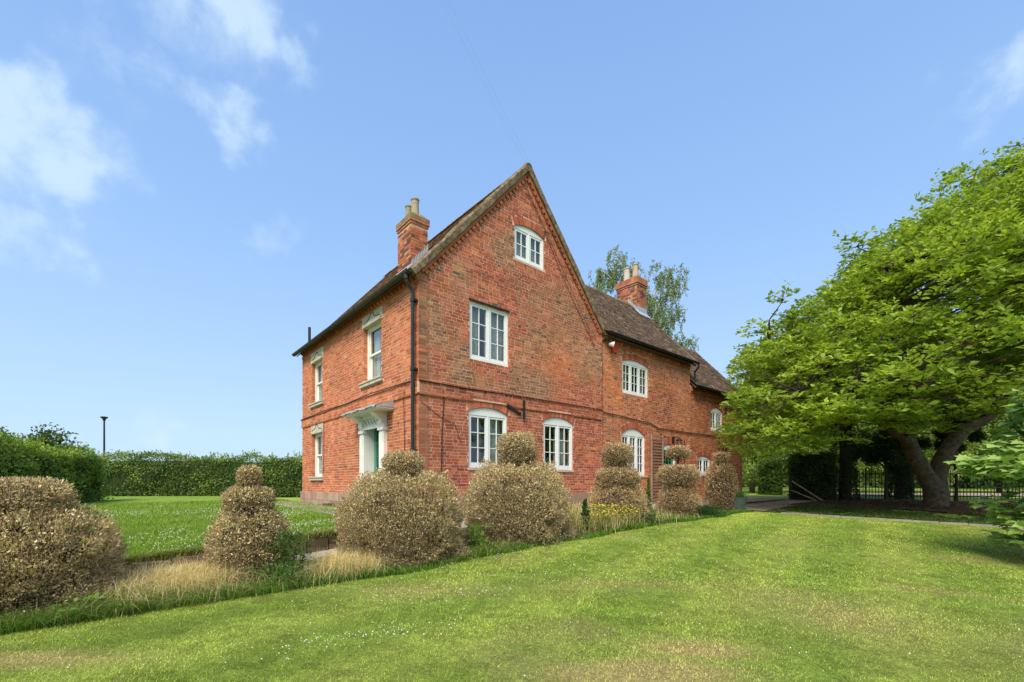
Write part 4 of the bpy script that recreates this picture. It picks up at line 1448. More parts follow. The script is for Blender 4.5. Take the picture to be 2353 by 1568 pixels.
# ------------------------------------------------------------ hedges
def hedge(name, path, h, wdt, leafn, label, cat, pal, zf, ls=.05, grp=None, top_j=.12, dark=(.03, .05, .015)):
    """path: list of world (x,y); a clipped hedge body with leaves over it"""
    root = empty(name, (path[0][0], path[0][1], 0), 0, label, cat, grp)
    ox, oy = path[0]
    pts = [Vector(p) for p in path]
    seg = [(pts[i + 1] - pts[i]).length for i in range(len(pts) - 1)]
    tot = sum(seg)
    def at(s):
        for i, L_ in enumerate(seg):
            if s <= L_ or i == len(seg) - 1:
                d = (pts[i + 1] - pts[i]) / L_
                return pts[i] + d * s, d
            s -= L_
    k = MB(); n = max(2, int(tot / .4)); prev = None
    for i in range(n + 1):
        p, d = at(tot * i / n); nn_ = Vector((-d.y, d.x))
        z0 = float(zf(p.x, p.y)); hh = h * (.93 + random.uniform(-.03, .03))
        w2 = wdt / 2 * .85
        ring = [(p.x + nn_.x * a - ox, p.y + nn_.y * a - oy, z) for a, z in ((-w2, z0 - .1), (-w2 * .98, z0 + hh * .9), (-w2 * .7, z0 + hh - .03), (w2 * .7, z0 + hh - .03), (w2 * .98, z0 + hh * .9), (w2, z0 - .1))]
        if prev:
            for a in range(5): k.poly([prev[a], prev[a + 1], ring[a + 1], ring[a]], dark)
        else: k.poly(ring, dark)
        prev = ring
    k.poly(prev, dark)
    k.build('twig_core', M['leafcore'], root)
    n = leafn
    s = rng.uniform(0, tot, n); q = rng.random(n)
    C0 = np.zeros((n, 2)); DD = np.zeros((n, 2))
    acc = 0
    for i, L_ in enumerate(seg):
        mk = (s >= acc) & (s <= acc + L_ + (1e-6 if i == len(seg) - 1 else 0))
        d = np.array((pts[i + 1] - pts[i]) / L_)
        C0[mk] = np.array(pts[i]) + d * (s[mk] - acc)[:, None]; DD[mk] = d
        acc += L_
    per = h * 2 + wdt
    a = q * per
    nrm2 = np.stack([-DD[:, 1], DD[:, 0]], 1)
    off = np.where(a < h, -wdt / 2, np.where(a < h + wdt, a - h - wdt / 2, wdt / 2))
    zz = np.where(a < h, a, np.where(a < h + wdt, h, per - a))
    bul = .30 * (fbm(s, zz * 1.2, .8, 4) - .5) * 2 - .28 * np.clip((zz - h + .45) / .45, 0, 1) ** 2 * (np.abs(off) > wdt * .499)
    N = np.zeros((n, 3))
    lf, rt = a < h, a >= h + wdt
    N[lf, :2] = -nrm2[lf]; N[rt, :2] = nrm2[rt]; N[~lf & ~rt, 2] = 1
    P = np.zeros((n, 3)); P[:, :2] = C0 + nrm2 * off[:, None]
    P[:, 2] = zf(P[:, 0], P[:, 1]) + zz + np.where(~lf & ~rt, top_j * 2 * (fbm(s, off, .9, 3) - .45), 0)
    P += N * (bul + (.09 * rng.normal(size=n) - .04))[:, None]
    edge = np.minimum(np.abs(zz - h), 9)
    D = unit(N * .6 + rdir(n) * .8 + np.array([0, 0, .1]))
    NN = unit(N + rdir(n) * .7 + np.array([0, 0, .5]))
    f = fbm(s * 1.3, zz * 2.2, 1.0, 3)
    pa, pb = np.array(pal[0]), np.array(pal[1])
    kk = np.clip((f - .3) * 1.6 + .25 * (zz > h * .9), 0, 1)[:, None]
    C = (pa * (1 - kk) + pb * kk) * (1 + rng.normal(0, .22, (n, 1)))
    L_ = ls * rng.uniform(.4, 1.6, n)
    P[:, 0] -= ox; P[:, 1] -= oy
    V, F = leaf_arrays(P, D, NN, L_, L_ * .62)
    np_mesh('foliage', V, F, np.repeat(np.clip(C, .01, .8), 2, 0), M['leaf'], root)
    # unclipped sprigs on the top
    ns = int(tot * 5)
    VV, FF, CC = [], [], []
    for i in range(ns):
        s_ = random.uniform(0, tot); p, d = at(s_)
        hh = random.uniform(.08, .42) * (1.0 if float(vnoise(s_, 3, .5)) > .45 else .4)
        m_ = 12
        t_ = np.linspace(0, 1, m_)
        o_ = np.array([p.x - ox + random.uniform(-.3, .3) * wdt, p.y - oy + random.uniform(-.3, .3) * wdt, float(zf(p.x, p.y)) + h])
        lean = np.array([random.gauss(0, .15), random.gauss(0, .15), 1])
        PP = o_ + t_[:, None] * lean * hh
        V1, F1 = leaf_arrays(PP, unit(rdir(m_) + np.array([0, 0, .6])), rdir(m_), np.full(m_, ls * 1.2), np.full(m_, ls * .6))
        VV.append(V1); FF.append(F1 + 4 * m_ * i); CC.append(np.repeat(jit(pal[1], m_, .2), 2, 0))
    np_mesh('shoots', np.concatenate(VV), np.concatenate(FF), np.concatenate(CC), M['leaf'], root, kind='stuff')
    return root


M['leafcore'] = simple('shaded_twigs', (.03, .045, .015), .95, .3, 10, .8, .05, attr=True)
hedge('hedge', [(-18.5, 5.5), (-14.4, 10.6), (-15.9, 14.8), (-17.3, 18.0)], 1.85, 1.6, 52000, 'tall rounded light green hedge running along the left side of the upper lawn', 'hedge',
      ((.12, .20, .03), (.34, .46, .085)), zup, .085, top_j=.3)
hedge('hedge', [(-27, 22.0), (-19.5, 22.8), (-12, 23.6), (-4.5, 24.6), (4, 26)], 1.92, 1.2, 68000, 'long straight dark green hedge across the far end of the upper lawn', 'hedge',
      ((.08, .13, .025), (.25, .35, .065)), zup, .085, top_j=.22)

# ------------------------------------------------------------ street lamp beyond the hedge
sx, sy = -40.7, 45.0
lp = empty('street_lamp', (sx, sy, .6), 0, 'tall black street lamp with flat top head behind the far hedge', 'street lamp')
k = MB(); k.tube([(0, 0, 0), (0, 0, 3), (0, 0, 6.9)], [.10, .085, .07], 10); k.build('post', M['iron'], lp)
k = MB(); k.lathe(0, 0, [(.09, 6.8), (.12, 6.88), (.16, 7.0), (.32, 7.14), (.32, 7.2), (0, 7.26)], 14); k.build('lamp_head', M['iron'], lp)

# ------------------------------------------------------------ tree builder
def tube_tree(name, polys, mat, parent, n=10):
    k = MB()
    for pts, r0, r1 in polys:
        P = [Vector(p) for p in pts]
        out, rad = [], []
        m_ = len(P)
        for i in range(m_ - 1):
            p0, p1, p2, p3 = P[max(i - 1, 0)], P[i], P[i + 1], P[min(i + 2, m_ - 1)]
            for j in range(4):
                t_ = j / 4
                out.append(.5 * ((2 * p1) + (p2 - p0) * t_ + (2 * p0 - 5 * p1 + 4 * p2 - p3) * t_ * t_ + (3 * p1 - p0 - 3 * p2 + p3) * t_ ** 3))
        out.append(P[-1])
        N_ = len(out)
        rad = [(r0 + (r1 - r0) * (i / (N_ - 1)) ** .8) * random.uniform(.94, 1.06) for i in range(N_)]
        k.tube(out, rad, n)
    return k.build(name, mat, parent, smooth=True)


# magnolia on the right
mx, my = 14.6, 15.5
mag = empty('magnolia_tree', (0, 0, 0), 0, 'wide spreading bright green tree with forked leaning trunk on the right', 'tree')
limbs = [([(14.50, 15.5, .25), (14.55, 15.5, .7), (14.45, 15.5, 1.15), (14.1, 15.5, 1.75), (13.75, 15.5, 2.45), (13.62, 15.5, 3.1), (13.95, 15.6, 4.0), (14.3, 15.8, 5.2), (14.2, 16, 6.6), (13.9, 16, 8.6)], .37, .06),
         ([(14.62, 15.6, .2), (14.72, 15.6, .9), (14.7, 15.6, 1.5), (15.0, 15.6, 2.3), (15.6, 15.6, 3.05), (16.5, 15.6, 3.6), (17.1, 15.6, 4.4), (17.7, 15.6, 5.6), (18.3, 15.5, 8.0), (18.0, 15.2, 10.0)], .36, .07),
         ([(13.7, 15.5, 2.55), (13.2, 15.2, 2.85), (12.6, 14.9, 3.0), (12.0, 14.6, 3.45), (11.3, 14.2, 3.4), (10.5, 13.9, 3.45), (9.6, 13.5, 3.7), (8.3, 13.0, 3.9)], .22, .04),
         ([(12.0, 14.6, 3.42), (11.4, 14.9, 4.0), (10.5, 15.2, 4.9), (9.6, 15.4, 5.6), (8.8, 15.4, 6.0)], .13, .03),
         ([(13.7, 15.5, 3.3), (12.8, 15.0, 4.3), (11.9, 14.3, 5.3), (11.2, 13.6, 6.4), (10.9, 13.2, 7.6)], .17, .03),
         ([(14.1, 15.6, 4.4), (14.8, 14.8, 5.2), (15.2, 13.8, 6.4), (15.4, 13, 7.8)], .15, .03),
         ([(16.6, 15.6, 3.7), (16.6, 14.4, 4.4), (16.4, 13.2, 5.2), (16.0, 12.2, 6.4)], .16, .03),
         ([(13.9, 15.6, 3.8), (13.0, 16.8, 5.0), (12.2, 17.8, 6.0), (11.4, 18.4, 7.2)], .15, .03),
         ([(11.2, 14.2, 3.4), (10.6, 13.4, 3.5), (9.8, 12.6, 3.5), (9.0, 12.2, 3.6)], .09, .03)]
tube_tree('trunk', limbs, M['bark'], mag, 12)

# crown: layered pads of leaf rosettes
def hull(x, y):
    rho = np.hypot(x - 15.5, y - 15.5)
    R_ = 7.9
    t_ = np.clip(1 - (rho / R_) ** 2, 0, 1)
    top = 2.9 + 7.3 * t_ ** .55 + 3.0 * sstep(15.0, 17.6, x) + 2.4 * (fbm(x, y, .42, 2) - .5)
    bot = 2.5 + 1.5 * sstep(0, .45, t_) + .4 * sstep(13, 17, x)
    return top, bot, t_
pads = []
tries = 0
pr = random.Random(21)
while len(pads) < 540 and tries < 40000:
    tries += 1
    x, y = pr.uniform(7.5, 24), pr.uniform(7.3, 23)
    top, bot, t_ = hull(x, y)
    if t_ < .02: continue
    q = pr.random()
    z = float(top) - .25 - (float(top) - float(bot)) * (q ** 2.2) if pr.random() < .8 else pr.uniform(float(bot), float(top) - .3)
    if x / y < .475 + .02 * pr.random() + (.045 if z > 3.7 else 0) or x / y > 1.45: continue
    if any((a[0] - x) ** 2 + (a[1] - y) ** 2 + (2.2 * (a[2] - z)) ** 2 < .43 for a in pads): continue
    pads.append((x, y, z, pr.uniform(.65, 1.15)))
for (x, y, z, r) in [(6.75, 13.4, 2.95, .5), (7.1, 13.6, 3.4, .55), (7.2, 13.2, 2.85, .6), (7.5, 14.0, 4.0, .6), (7.5, 13.2, 3.6, .8), (8.0, 12.8, 3.0, .8), (8.4, 12.2, 3.3, .8), (9.0, 12.0, 3.1, .8), (9.6, 11.8, 3.3, .9),
                     (10.7, 14.0, 8.7, .55), (11.0, 14.2, 8.1, .7), (12.9, 14.2, 8.9, .6), (16.9, 15.0, 12.6, .5), (17.3, 15.2, 12.2, .8), (16.4, 14.8, 11.6, .6), (15.9, 14.6, 10.9, .5), (16.0, 14.4, 10.2, .8), (7.9, 14.5, 6.2, .5), (8.8, 14.6, 7.3, .5), (15.2, 14.8, 10.1, .4), (13.2, 13.5, 3.9, .7), (12.4, 13.8, 3.75, .6), (9.9, 12.5, 3.2, .8), (10.9, 12.9, 2.75, .6), (11.8, 13.3, 2.9, .6), (13.1, 13.7, 2.9, .6), (14.3, 13.6, 3.4, .6), (9.2, 12.6, 2.55, .6), (8.6, 12.9, 2.5, .6), (12.2, 13.3, 3.3, .6), (12.9, 13.4, 3.2, .6), (13.6, 13.2, 3.5, .6), (14.6, 13.0, 3.9, .7), (16.2, 13.2, 4.6, .8), (10.6, 12.4, 3.35, .7), (11.2, 12.6, 3.5, .7), (10.3, 12.0, 3.0, .6), (10.6, 12.3, 3.0, .6), (11.0, 12.6, 3.15, .6), (11.3, 12.9, 3.4, .6), (10.8, 12.6, 3.7, .8), (11.6, 12.7, 4.1, .8), (7.6, 13.0, 2.7, .7), (8.3, 12.9, 2.75, .7), (7.0, 13.5, 3.8, .7), (9.0, 12.6, 3.7, .8), (14.2, 12.8, 4.6, .8), (15.6, 13, 4.9, .8), (13.4, 12.6, 4.5, .8)]:
    pads.append((x, y, z, r))
k = MB()
ends = [Vector(p) for pts, a, b in limbs for p in pts if p[2] > 2.6]
for (x, y, z, r) in pads:
    p = Vector((x, y, z - .1))
    e = min(ends, key=lambda q: (q - p).length + max(0, q.z - p.z) * 2)
    mid = e.lerp(p, .5) + Vector((pr.uniform(-.3, .3), pr.uniform(-.3, .3), pr.uniform(-.1, .35)))
    if (e - p).length < 4.8:
        k.tube([e, mid, p], [.035 + .008 * (e - p).length, .025, .010], 5, cap=False)
    for i in range(4):
        a = pr.uniform(0, 2 * PI); q = p + Vector((math.cos(a) * r * .8, math.sin(a) * r * .8, pr.uniform(-.05, .2)))
        k.tube([p, q], [.012, .004], 4, cap=False)
k.build('branches', M['darkbark'], mag)
RP, RN, RC, RL = [], [], [], []
for (x, y, z, r) in pads:
    dist = math.hypot(x, y)
    nr = int((46 if y < 17.5 else 26) * r * r / .8)
    a = rng.uniform(0, 2 * PI, nr); rr_ = r * np.sqrt(rng.random(nr))
    hz = .44 * r * np.sqrt(np.clip(1 - (rr_ / r) ** 2, 0, 1)) * rng.uniform(-.55, 1, nr) - .18 * (rr_ / r) ** 2 * r
    up = rng.random(nr) < .09
    C_ = np.stack([x + rr_ * np.cos(a), y + rr_ * np.sin(a), z + hz + np.where(up, rng.uniform(.15, .5, nr), 0)], 1)
    nl = 7
    th = (np.arange(nl) * 2 * PI / nl)[None] + rng.uniform(0, 6, (nr, 1)) + rng.normal(0, .3, (nr, nl))
    el = rng.uniform(-.1, .8, (nr, nl))
    tilt = np.stack([np.cos(a) * .35, np.sin(a) * .35, np.zeros(nr)], 1)[:, None]
    D = np.stack([np.cos(th) * np.cos(el), np.sin(th) * np.cos(el), np.sin(el)], -1) + tilt
    P = np.repeat(C_[:, None], nl, 1) + D * .02 + rng.normal(0, .03, (nr, nl, 3))
    RP.append(P.reshape(-1, 3)); RN.append(D.reshape(-1, 3))
    tone = np.clip(.55 + .9 * (fbm(C_[:, 0] * 1.1, C_[:, 2] * 1.6 + C_[:, 1] * .7, .9, 3) - .45) + .15 * rng.normal(size=nr), 0, 1)
    RC.append(np.repeat(tone, nl)); RL.append(rng.uniform(.09, .22, nr * nl))
P, D, T, Ls = np.concatenate(RP), np.concatenate(RN), np.concatenate(RC)[:, None], np.concatenate(RL)
C = np.array([.12, .215, .028]) * (1 - T) + np.array([.40, .50, .068]) * T
C = np.clip(C * (1 + rng.normal(0, .13, (len(P), 1))), .01, .8)
NN = unit(np.array([0, 0, 1.0]) + rng.normal(0, .5, (len(P), 3)))
# the nearest, largest leaves are single leaves
near = np.argsort((np.linalg.norm(P - np.array([0, 0, EYE]), axis=1) + 60 * ((P[:, 0] / P[:, 1]) > 1.1)) / Ls * .12)[:280]
rest = np.ones(len(P), bool); rest[near] = False
V, F = leaf_arrays(P[rest], D[rest], NN[rest], Ls[rest], Ls[rest] * rng.uniform(.42, .56, rest.sum()))
np_mesh('crown', V, F, np.repeat(C[rest], 2, 0), M['leaf'], mag, kind='stuff')


def leaf_shape(name, outline, parent_mat):
    k = MB()
    mid = [(0, y, .0) for y in (0, .5, 1)]
    for i in range(len(outline) - 1):
        a, b = outline[i], outline[i + 1]
        for sg in (1, -1):
            k.poly([(0, a[1], -.04 * a[1]), (sg * a[0], a[1], .10 * a[0] - .06 * a[1]), (sg * b[0], b[1], .10 * b[0] - .06 * b[1]), (0, b[1], -.04 * b[1])])
    oo = k.build(name, parent_mat); me = oo.data; bpy.data.objects.remove(oo)
    return me
MAGLEAF = leaf_shape('leaf_shape', [(.01, 0), (.13, .2), (.23, .45), (.25, .65), (.17, .85), (.0, 1.0)], M['leaf_one'])


def put_leaf(me, parent, p, d, n, L_, col, name='leaf'):
    d = Vector(d).normalized(); s_ = d.cross(Vector(n)).normalized(); n2 = s_.cross(d)
    oo = link(name, me, parent)
    oo.matrix_local = Matrix.Translation(Vector(p)) @ Matrix((s_, d, n2)).transposed().to_4x4() @ Matrix.Scale(L_, 4)
    oo.color = (*[float(q) for q in col], 1)
for i in near: put_leaf(MAGLEAF, mag, P[i], D[i], NN[i], float(Ls[i]), C[i])

# ------------------------------------------------------------ loose trees
def loose_tree(name, x, y, z0, h, rx, cz, rz, n, pal, label, cat='tree', ls=.12, trunk=.2, barkm='darkbark', clumps=40, droop=False, parts=True, seed=1, flat=1.0, grp=None, dens=.75):
    root = empty(name, (x, y, z0), 0, label, cat, grp)
    r_ = random.Random(seed)
    cl_ = []
    for i in range(clumps):
        d = Vector((r_.gauss(0, 1), r_.gauss(0, 1), r_.gauss(0, 1))).normalized() * (r_.random() ** .45)
        cl_.append((d.x * rx, d.y * rx, cz + d.z * rz, rx * r_.uniform(.16, .34)))
    polys = [([(0, 0, -.2), (r_.uniform(-.1, .1), 0, h * .3), (r_.uniform(-.2, .2), .1, h * .6), (0, 0, h * .9)], trunk, trunk * .2)]
    for c in cl_[:16]:
        zz = max(.15 * h, min(c[2] * .7, h * .7))
        polys.append(([(0, 0, zz), (c[0] * .5, c[1] * .5, (zz + c[2]) / 2 + .1), c[:3]], trunk * .3, trunk * .06))
    if trunk > 0: tube_tree('trunk', polys, M[barkm], root, 6)
    PP = []; TT = []
    for c in cl_:
        m_ = int(n / clumps)
        d = rdir(m_) * (rng.random((m_, 1)) ** dens)
        q = d * np.array([c[3], c[3], c[3] * flat]) + np.array(c[:3])
        if droop:
            q[:, 2] -= rng.random(m_) ** 1.5 * c[3] * 2.2
            q[:, :2] += (np.round(q[:, :2] / .35) * .35 - q[:, :2]) * .75
        PP.append(q); TT.append(np.full(m_, r_.random()))
    P = np.concatenate(PP); T = np.clip(np.concatenate(TT) * .6 + rng.random(len(P)) * .4, 0, 1)[:, None]
    C = np.array(pal[0]) * (1 - T) + np.array(pal[1]) * T
    L_ = ls * rng.uniform(.6, 1.4, len(P))
    V, F = leaf_arrays(P, unit(rdir(len(P)) + np.array([0, 0, -.3 if droop else .1])), unit(rdir(len(P)) + np.array([0, 0, .8])), L_, L_ * .6)
    np_mesh('crown', V, F, np.repeat(np.clip(C, .01, .8), 2, 0), M['leaf'], root)
    return root


# birch seen over the roof
bx_, by_ = 8.2, 29.5
root = empty('birch_tree', (bx_, by_, .6), 0, 'tall grey green birch with drooping sprays rising behind the wing chimney', 'tree')
r_ = random.Random(4)
limb = [([(0, 0, -.1), (.1, 0, 4), (.2, 0, 8), (-.2, 0, 12), (-.8, 0, 15.0)], .26, .05)]
PP = []
sprays = [(-2.9, 13.3, .9), (-2.4, 14.4, .9), (-1.6, 15.4, .8), (-1.9, 14.2, .8), (-1.0, 14.6, .9), (-.9, 13.6, .9), (-.2, 14.4, .6), (.0, 13.0, .9), (.9, 12.6, 1.0), (1.6, 14.0, .8), (2.3, 14.4, .8), (2.6, 13.6, .8), (1.9, 12.8, .9), (1.2, 11.6, .9),
          (1.8, 11.2, .9), (2.3, 11.8, .8), (1.5, 10.2, .9), (2.4, 10.0, .7), (2.9, 9.6, .6), (3.4, 9.9, .5), (.4, 10.5, 1.0), (-1.2, 11.6, 1.1), (-2.2, 11.9, 1.0), (-.4, 11.9, .9), (-2.9, 12.2, .9), (1.1, 14.8, .4), (3.0, 9.0, .6), (2.2, 8.6, .8)]
for (sx_, sz_, sr_) in sprays:
    limb.append(([(0, 0, max(4, sz_ - 4.5)), (sx_ * .55, r_.uniform(-.4, .4), sz_ - 1.2), (sx_, r_.uniform(-.5, .5), sz_)], .07, .012))
    ns = int(24 * sr_)
    for i in range(ns):
        a, b = r_.gauss(0, .42 * sr_), r_.gauss(0, .5)
        ln = r_.uniform(.5, 1.9) * sr_
        m_ = int(60 * ln)
        t_ = np.sort(rng.random(m_))
        q = np.stack([sx_ + a + .12 * np.sin(t_ * 4 + i) + rng.normal(0, .05, m_), b + rng.normal(0, .06, m_), sz_ + .35 * sr_ * (1 - abs(a)) - t_ * ln], 1)
        PP.append(q)
P = np.concatenate(PP)
tube_tree('trunk', limb, M['birchbark'], root, 6)
L_ = .105 * rng.uniform(.7, 1.3, len(P))
V, F = leaf_arrays(P, unit(rdir(len(P)) + np.array([0, 0, -.9])), rdir(len(P)), L_, L_ * .6)
T = rng.random((len(P), 1))
np_mesh('crown', V, F, np.repeat(np.array([.15, .20, .07]) * (1 - T) + np.array([.34, .40, .20]) * T, 2, 0), M['leaf'], root)

GT = 'trees beyond the iron fence'
G1, G2 = ((.07, .12, .022), (.22, .33, .06)), ((.13, .21, .04), (.34, .45, .10))
loose_tree('tree', 16.5, 31, .5, 8, 3.2, 3.9, 3.6, 26000, G2, 'light green bushy tree just past the corner of the wing', ls=.16, seed=5, clumps=60)
loose_tree('tree', 22.0, 33, .5, 9, 3.6, 4.3, 3.9, 26000, G1, 'mid green tree behind the hedge blocks, left of the dark ivy trunk', ls=.17, seed=6, clumps=60)
loose_tree('tree', 27.5, 31, .5, 10, 3.8, 4.9, 4.5, 28000, G2, 'pale green tree seen through the gap under the bright tree', ls=.17, seed=7, clumps=60)
loose_tree('tree', 33.5, 31, .5, 10, 4.0, 4.8, 4.4, 28000, G2, 'loose yellow green tree behind the railings at the right', ls=.17, seed=8, clumps=60)
loose_tree('tree', 39, 29, .5, 9, 4.2, 4.4, 4.0, 24000, G1, 'dark green tree at the right edge beyond the railings', ls=.17, seed=9, clumps=60)
loose_tree('tree', 30.5, 42, .5, 14, 6.5, 8.0, 5.5, 20000, G1, 'tall dark tree farthest behind the railings', ls=.25, seed=10, clumps=70)
loose_tree('tree', 20.0, 44, .5, 12, 6.0, 5.8, 5.0, 20000, G1, 'tall dark tree at the end of the garden past the drive', ls=.25, seed=12, clumps=70)
loose_tree('tree', 45, 41, .5, 14, 7, 7, 6, 18000, G1, 'broad dark tree far right behind the railings', ls=.26, seed=13, clumps=70)
hedge('tree_line', [(12, 62), (26, 60), (45, 56), (66, 44), (80, 30)], 8.5, 5, 60000, 'distant belt of mid green trees closing the view beyond the railings', 'tree line', ((.07, .12, .03), (.21, .29, .09)), zl, .42, top_j=1.6)
for i, (x, y, r_x, cz_, lb) in enumerate([(19.3, 30.5, 1.9, 2.1, 'round mid green bush behind the dark arched hedge'), (23.6, 31.0, 2.2, 2.4, 'spreading bush seen between the ivy trunk and the evergreen shrub'),
                                   (28.0, 30.0, 2.2, 2.3, 'yellow green bush seen through the railings right of the forked trunk'), (32.2, 29.0, 2.2, 2.5, 'leafy bush behind the railings nearest the right edge')]):
    loose_tree('bush', x, y, .5, 2.6, r_x, cz_, 1.35, 11000, G2 if i % 2 else G1, lb, 'bush', ls=.13, seed=50 + i, clumps=34, trunk=.05)
# dark evergreen shrubs and ivy trunks in the shade
DK = ((.025, .045, .018), (.07, .115, .04))
loose_tree('evergreen_shrub', 16.9, 20.4, .45, 4.0, 1.5, 2.5, 1.45, 22000, DK, 'dark evergreen shrub in the shade left of the forked trunk', 'shrub', ls=.09, seed=14, clumps=46, trunk=.09)
loose_tree('evergreen_shrub', 19.2, 19.5, .45, 4.2, .8, 3.2, 1.2, 12000, DK, 'smaller dark evergreen shrub right behind the forked trunk', 'shrub', ls=.09, seed=15, clumps=30, trunk=.09)
loose_tree('evergreen_shrub', 23.3, 18.6, .45, 3.4, 1.5, 1.8, 1.4, 14000, DK, 'dark evergreen shrub at the right end of the railings', 'shrub', ls=.10, seed=16, clumps=30, trunk=.08)


def ivy(x, y, h, r, label, seed):
    root = empty('ivy_trunk', (x, y, .4), 0, label, 'tree')
    tube_tree('trunk', [([(0, 0, -.2), (.05, 0, h * .4), (-.1, 0, h * .8), (-.3, 0, h)], r * .7, r * .4)], M['darkbark'], root, 8)
    n = 9000
    a = rng.uniform(0, 2 * PI, n); z = rng.uniform(0, h, n)
    rr_ = r * (1.0 + .35 * (fbm(a * 2, z * 1.5, 1.2, 2) - .5) * 2) * (1 + .4 * np.exp(-z * 2)) + rng.uniform(-.08, .06, n)
    P = np.stack([rr_ * np.cos(a) - .3 * (z / h) ** 2, rr_ * np.sin(a), z], 1)
    D = unit(np.stack([np.cos(a), np.sin(a), np.full(n, -.4)], 1) + rdir(n) * .8)
    L_ = rng.uniform(.05, .09, n)
    V, F = leaf_arrays(P, D, rdir(n), L_, L_ * .8)
    np_mesh('ivy', V, F, np.repeat(jit((.04, .07, .025), n, .35), 2, 0), M['leaf'], root, kind='stuff')
ivy(14.9, 20.2, 6.5, .40, 'ivy covered dark trunk standing left of the evergreen shrub', 1)
ivy(18.1, 21.0, 5.5, .34, 'ivy covered trunk close behind the forked bright tree', 2)
hedge('hedge', [(15.3, 28.0), (16.4, 27.4)], 2.3, 1.3, 9000, 'small square clipped hedge block beside the far lawn', 'hedge', ((.05, .10, .015), (.20, .30, .045)), zl, .08)
hedge('hedge', [(12.7, 20.6), (13.3, 20.3), (14.2, 19.9)], 1.85, 1.0, 12000, 'dark arched top hedge in shade with poles leaning on it', 'hedge', ((.035, .06, .018), (.10, .155, .04)), zl, .08, dark=(.02, .03, .012))

# leaning poles
for (p, q, r, lb) in [((12.1, 19.5, 1.34), (13.1, 18.9, .47), .026, 'longer pale wooden pole leaning against the dark hedge'), ((12.0, 19.4, .95), (12.9, 18.9, .47), .022, 'shorter greyish pole lying low beneath the longer one')]:
    k = MB(); c = Vector(q)
    k.tube([Vector(p) - c, Vector((0, 0, 0))], r, 7)
    oo = k.build('garden_pole', M['wood']); oo.location = c
    tag(oo, lb, 'pole', 'poles leaning on the dark hedge')

# ------------------------------------------------------------ iron railings
fn = empty('iron_railings', (0, 0, 0), 0, 'black iron estate railings behind the trees on the right', 'fence')
A, B = Vector((14.5, 22.6)), Vector((28.0, 19.2))
Ld = (B - A).length; dv = (B - A) / Ld
def zf_(p): return float(zl(p.x, p.y))
ubar = MB(); ubar.tube([(0, 0, 0), (0, 0, 1.32)], .016, 6); ubar.tube([(0, 0, 1.32), (0, 0, 1.42)], [.016, .003], 6)
uo = ubar.build('rail_bar_shape', M['iron']); UB = uo.data; bpy.data.objects.remove(uo)
for i in range(int(Ld / .13)):
    p = A + dv * (.07 + i * .13)
    oo = link('bar', UB, fn); oo.location = (p.x, p.y, zf_(p)); oo.rotation_euler = (random.gauss(0, .008), random.gauss(0, .008), 0)
for z in (.16, 1.2):
    k = MB(); k.tube([(A.x, A.y, zf_(A) + z), (B.x, B.y, zf_(B) + z)], .022, 5); k.build('rail', M['iron'], fn)
for i in range(6):
    p = A + dv * (Ld * i / 5); k = MB(); k.tube([(p.x, p.y, zf_(p) - .1), (p.x, p.y, zf_(p) + 1.5)], .04, 6); k.build('post', M['iron'], fn)
# pale track beyond the railings
k = MB()
k.poly([(14, 24.5, .56), (34, 19.5, .56), (44, 27, .60), (22, 33, .60)])
sheet('track', np.linspace(17, 48, 30), np.linspace(23.6, 29.5, 10), lambda X, Y, a, b: zl(a, b) + .04 + 0 * X, M['gravel'], loc=False)

# ------------------------------------------------------------ broad lobed shrub at the right edge
sh = empty('lobed_leaf_shrub', (0, 0, 0), 0, 'pale green shrub with large lobed leaves at the right edge of the picture', 'shrub')
ML = MB()
lob = [(.02, 0), (.28, -.02), (.20, .14), (.52, .22), (.34, .36), (.50, .62), (.26, .56), (.17, .74), (.0, 1.0)]
for sg in (1, -1):
    P_ = [(sg * a, b, .12 * a - .1 * b * b) for a, b in lob]
    for i in range(len(P_) - 1):
        ML.poly([(0, .3, -.01), P_[i], P_[i + 1]])
oo = ML.build('lobed_leaf_shape', M['leaf_one']); LOB = oo.data; bpy.data.objects.remove(oo)
r_ = random.Random(77)
stems = MB()
lv = []
for i in range(360):
    t_ = i / 360
    zc = .3 + 2.5 * r_.random() ** .9
    ed = 7.62 + .22 * (zc - 1.15) ** 2 + .16 * math.sin(zc * 6.2 + .6) - .22 * (abs(zc - 1.55) < .15)
    x = ed + r_.random() ** 1.3 * 1.7; y = 6.75 + r_.uniform(-.6, .7)
    st_ = (9.1 + r_.uniform(-.3, .3), 7.0, max(.2, zc - r_.uniform(.1, .6)))
    stems.tube([st_, ((st_[0] + x) / 2, y, zc + .08), (x, y, zc)], [.012, .008, .004], 4, cap=False)
    for j in range(r_.randint(3, 5)):
        a = r_.uniform(0, 2 * PI)
        d = (math.cos(a) - .55, math.sin(a) * .8 - .35, r_.uniform(-.45, .1))
        p = (x + r_.gauss(0, .07), y + r_.gauss(0, .07), zc + r_.gauss(0, .07))
        lv.append((p, d, (r_.gauss(0, .25), r_.gauss(-.25, .2), 1), r_.uniform(.12, .24)))
stems.tube([(9.2, 7.0, .0), (9.15, 7.0, 1.2), (9.0, 7.0, 2.9)], [.05, .04, .015], 6)
for q in range(5): stems.tube([(9.2 + q * .1, 7.0, .0), (8.8 + q * .2, 6.8 + q * .1, 2.6)], [.03, .01], 5)
stems.build('stems', M['bark'], sh)
lv.sort(key=lambda q: q[0][0])
for (p, d, n_, L_) in lv[:290]:
    g = r_.random()
    put_leaf(LOB, sh, p, d, n_, L_, (.24 + .16 * g, .38 + .16 * g, .09 + .06 * g))
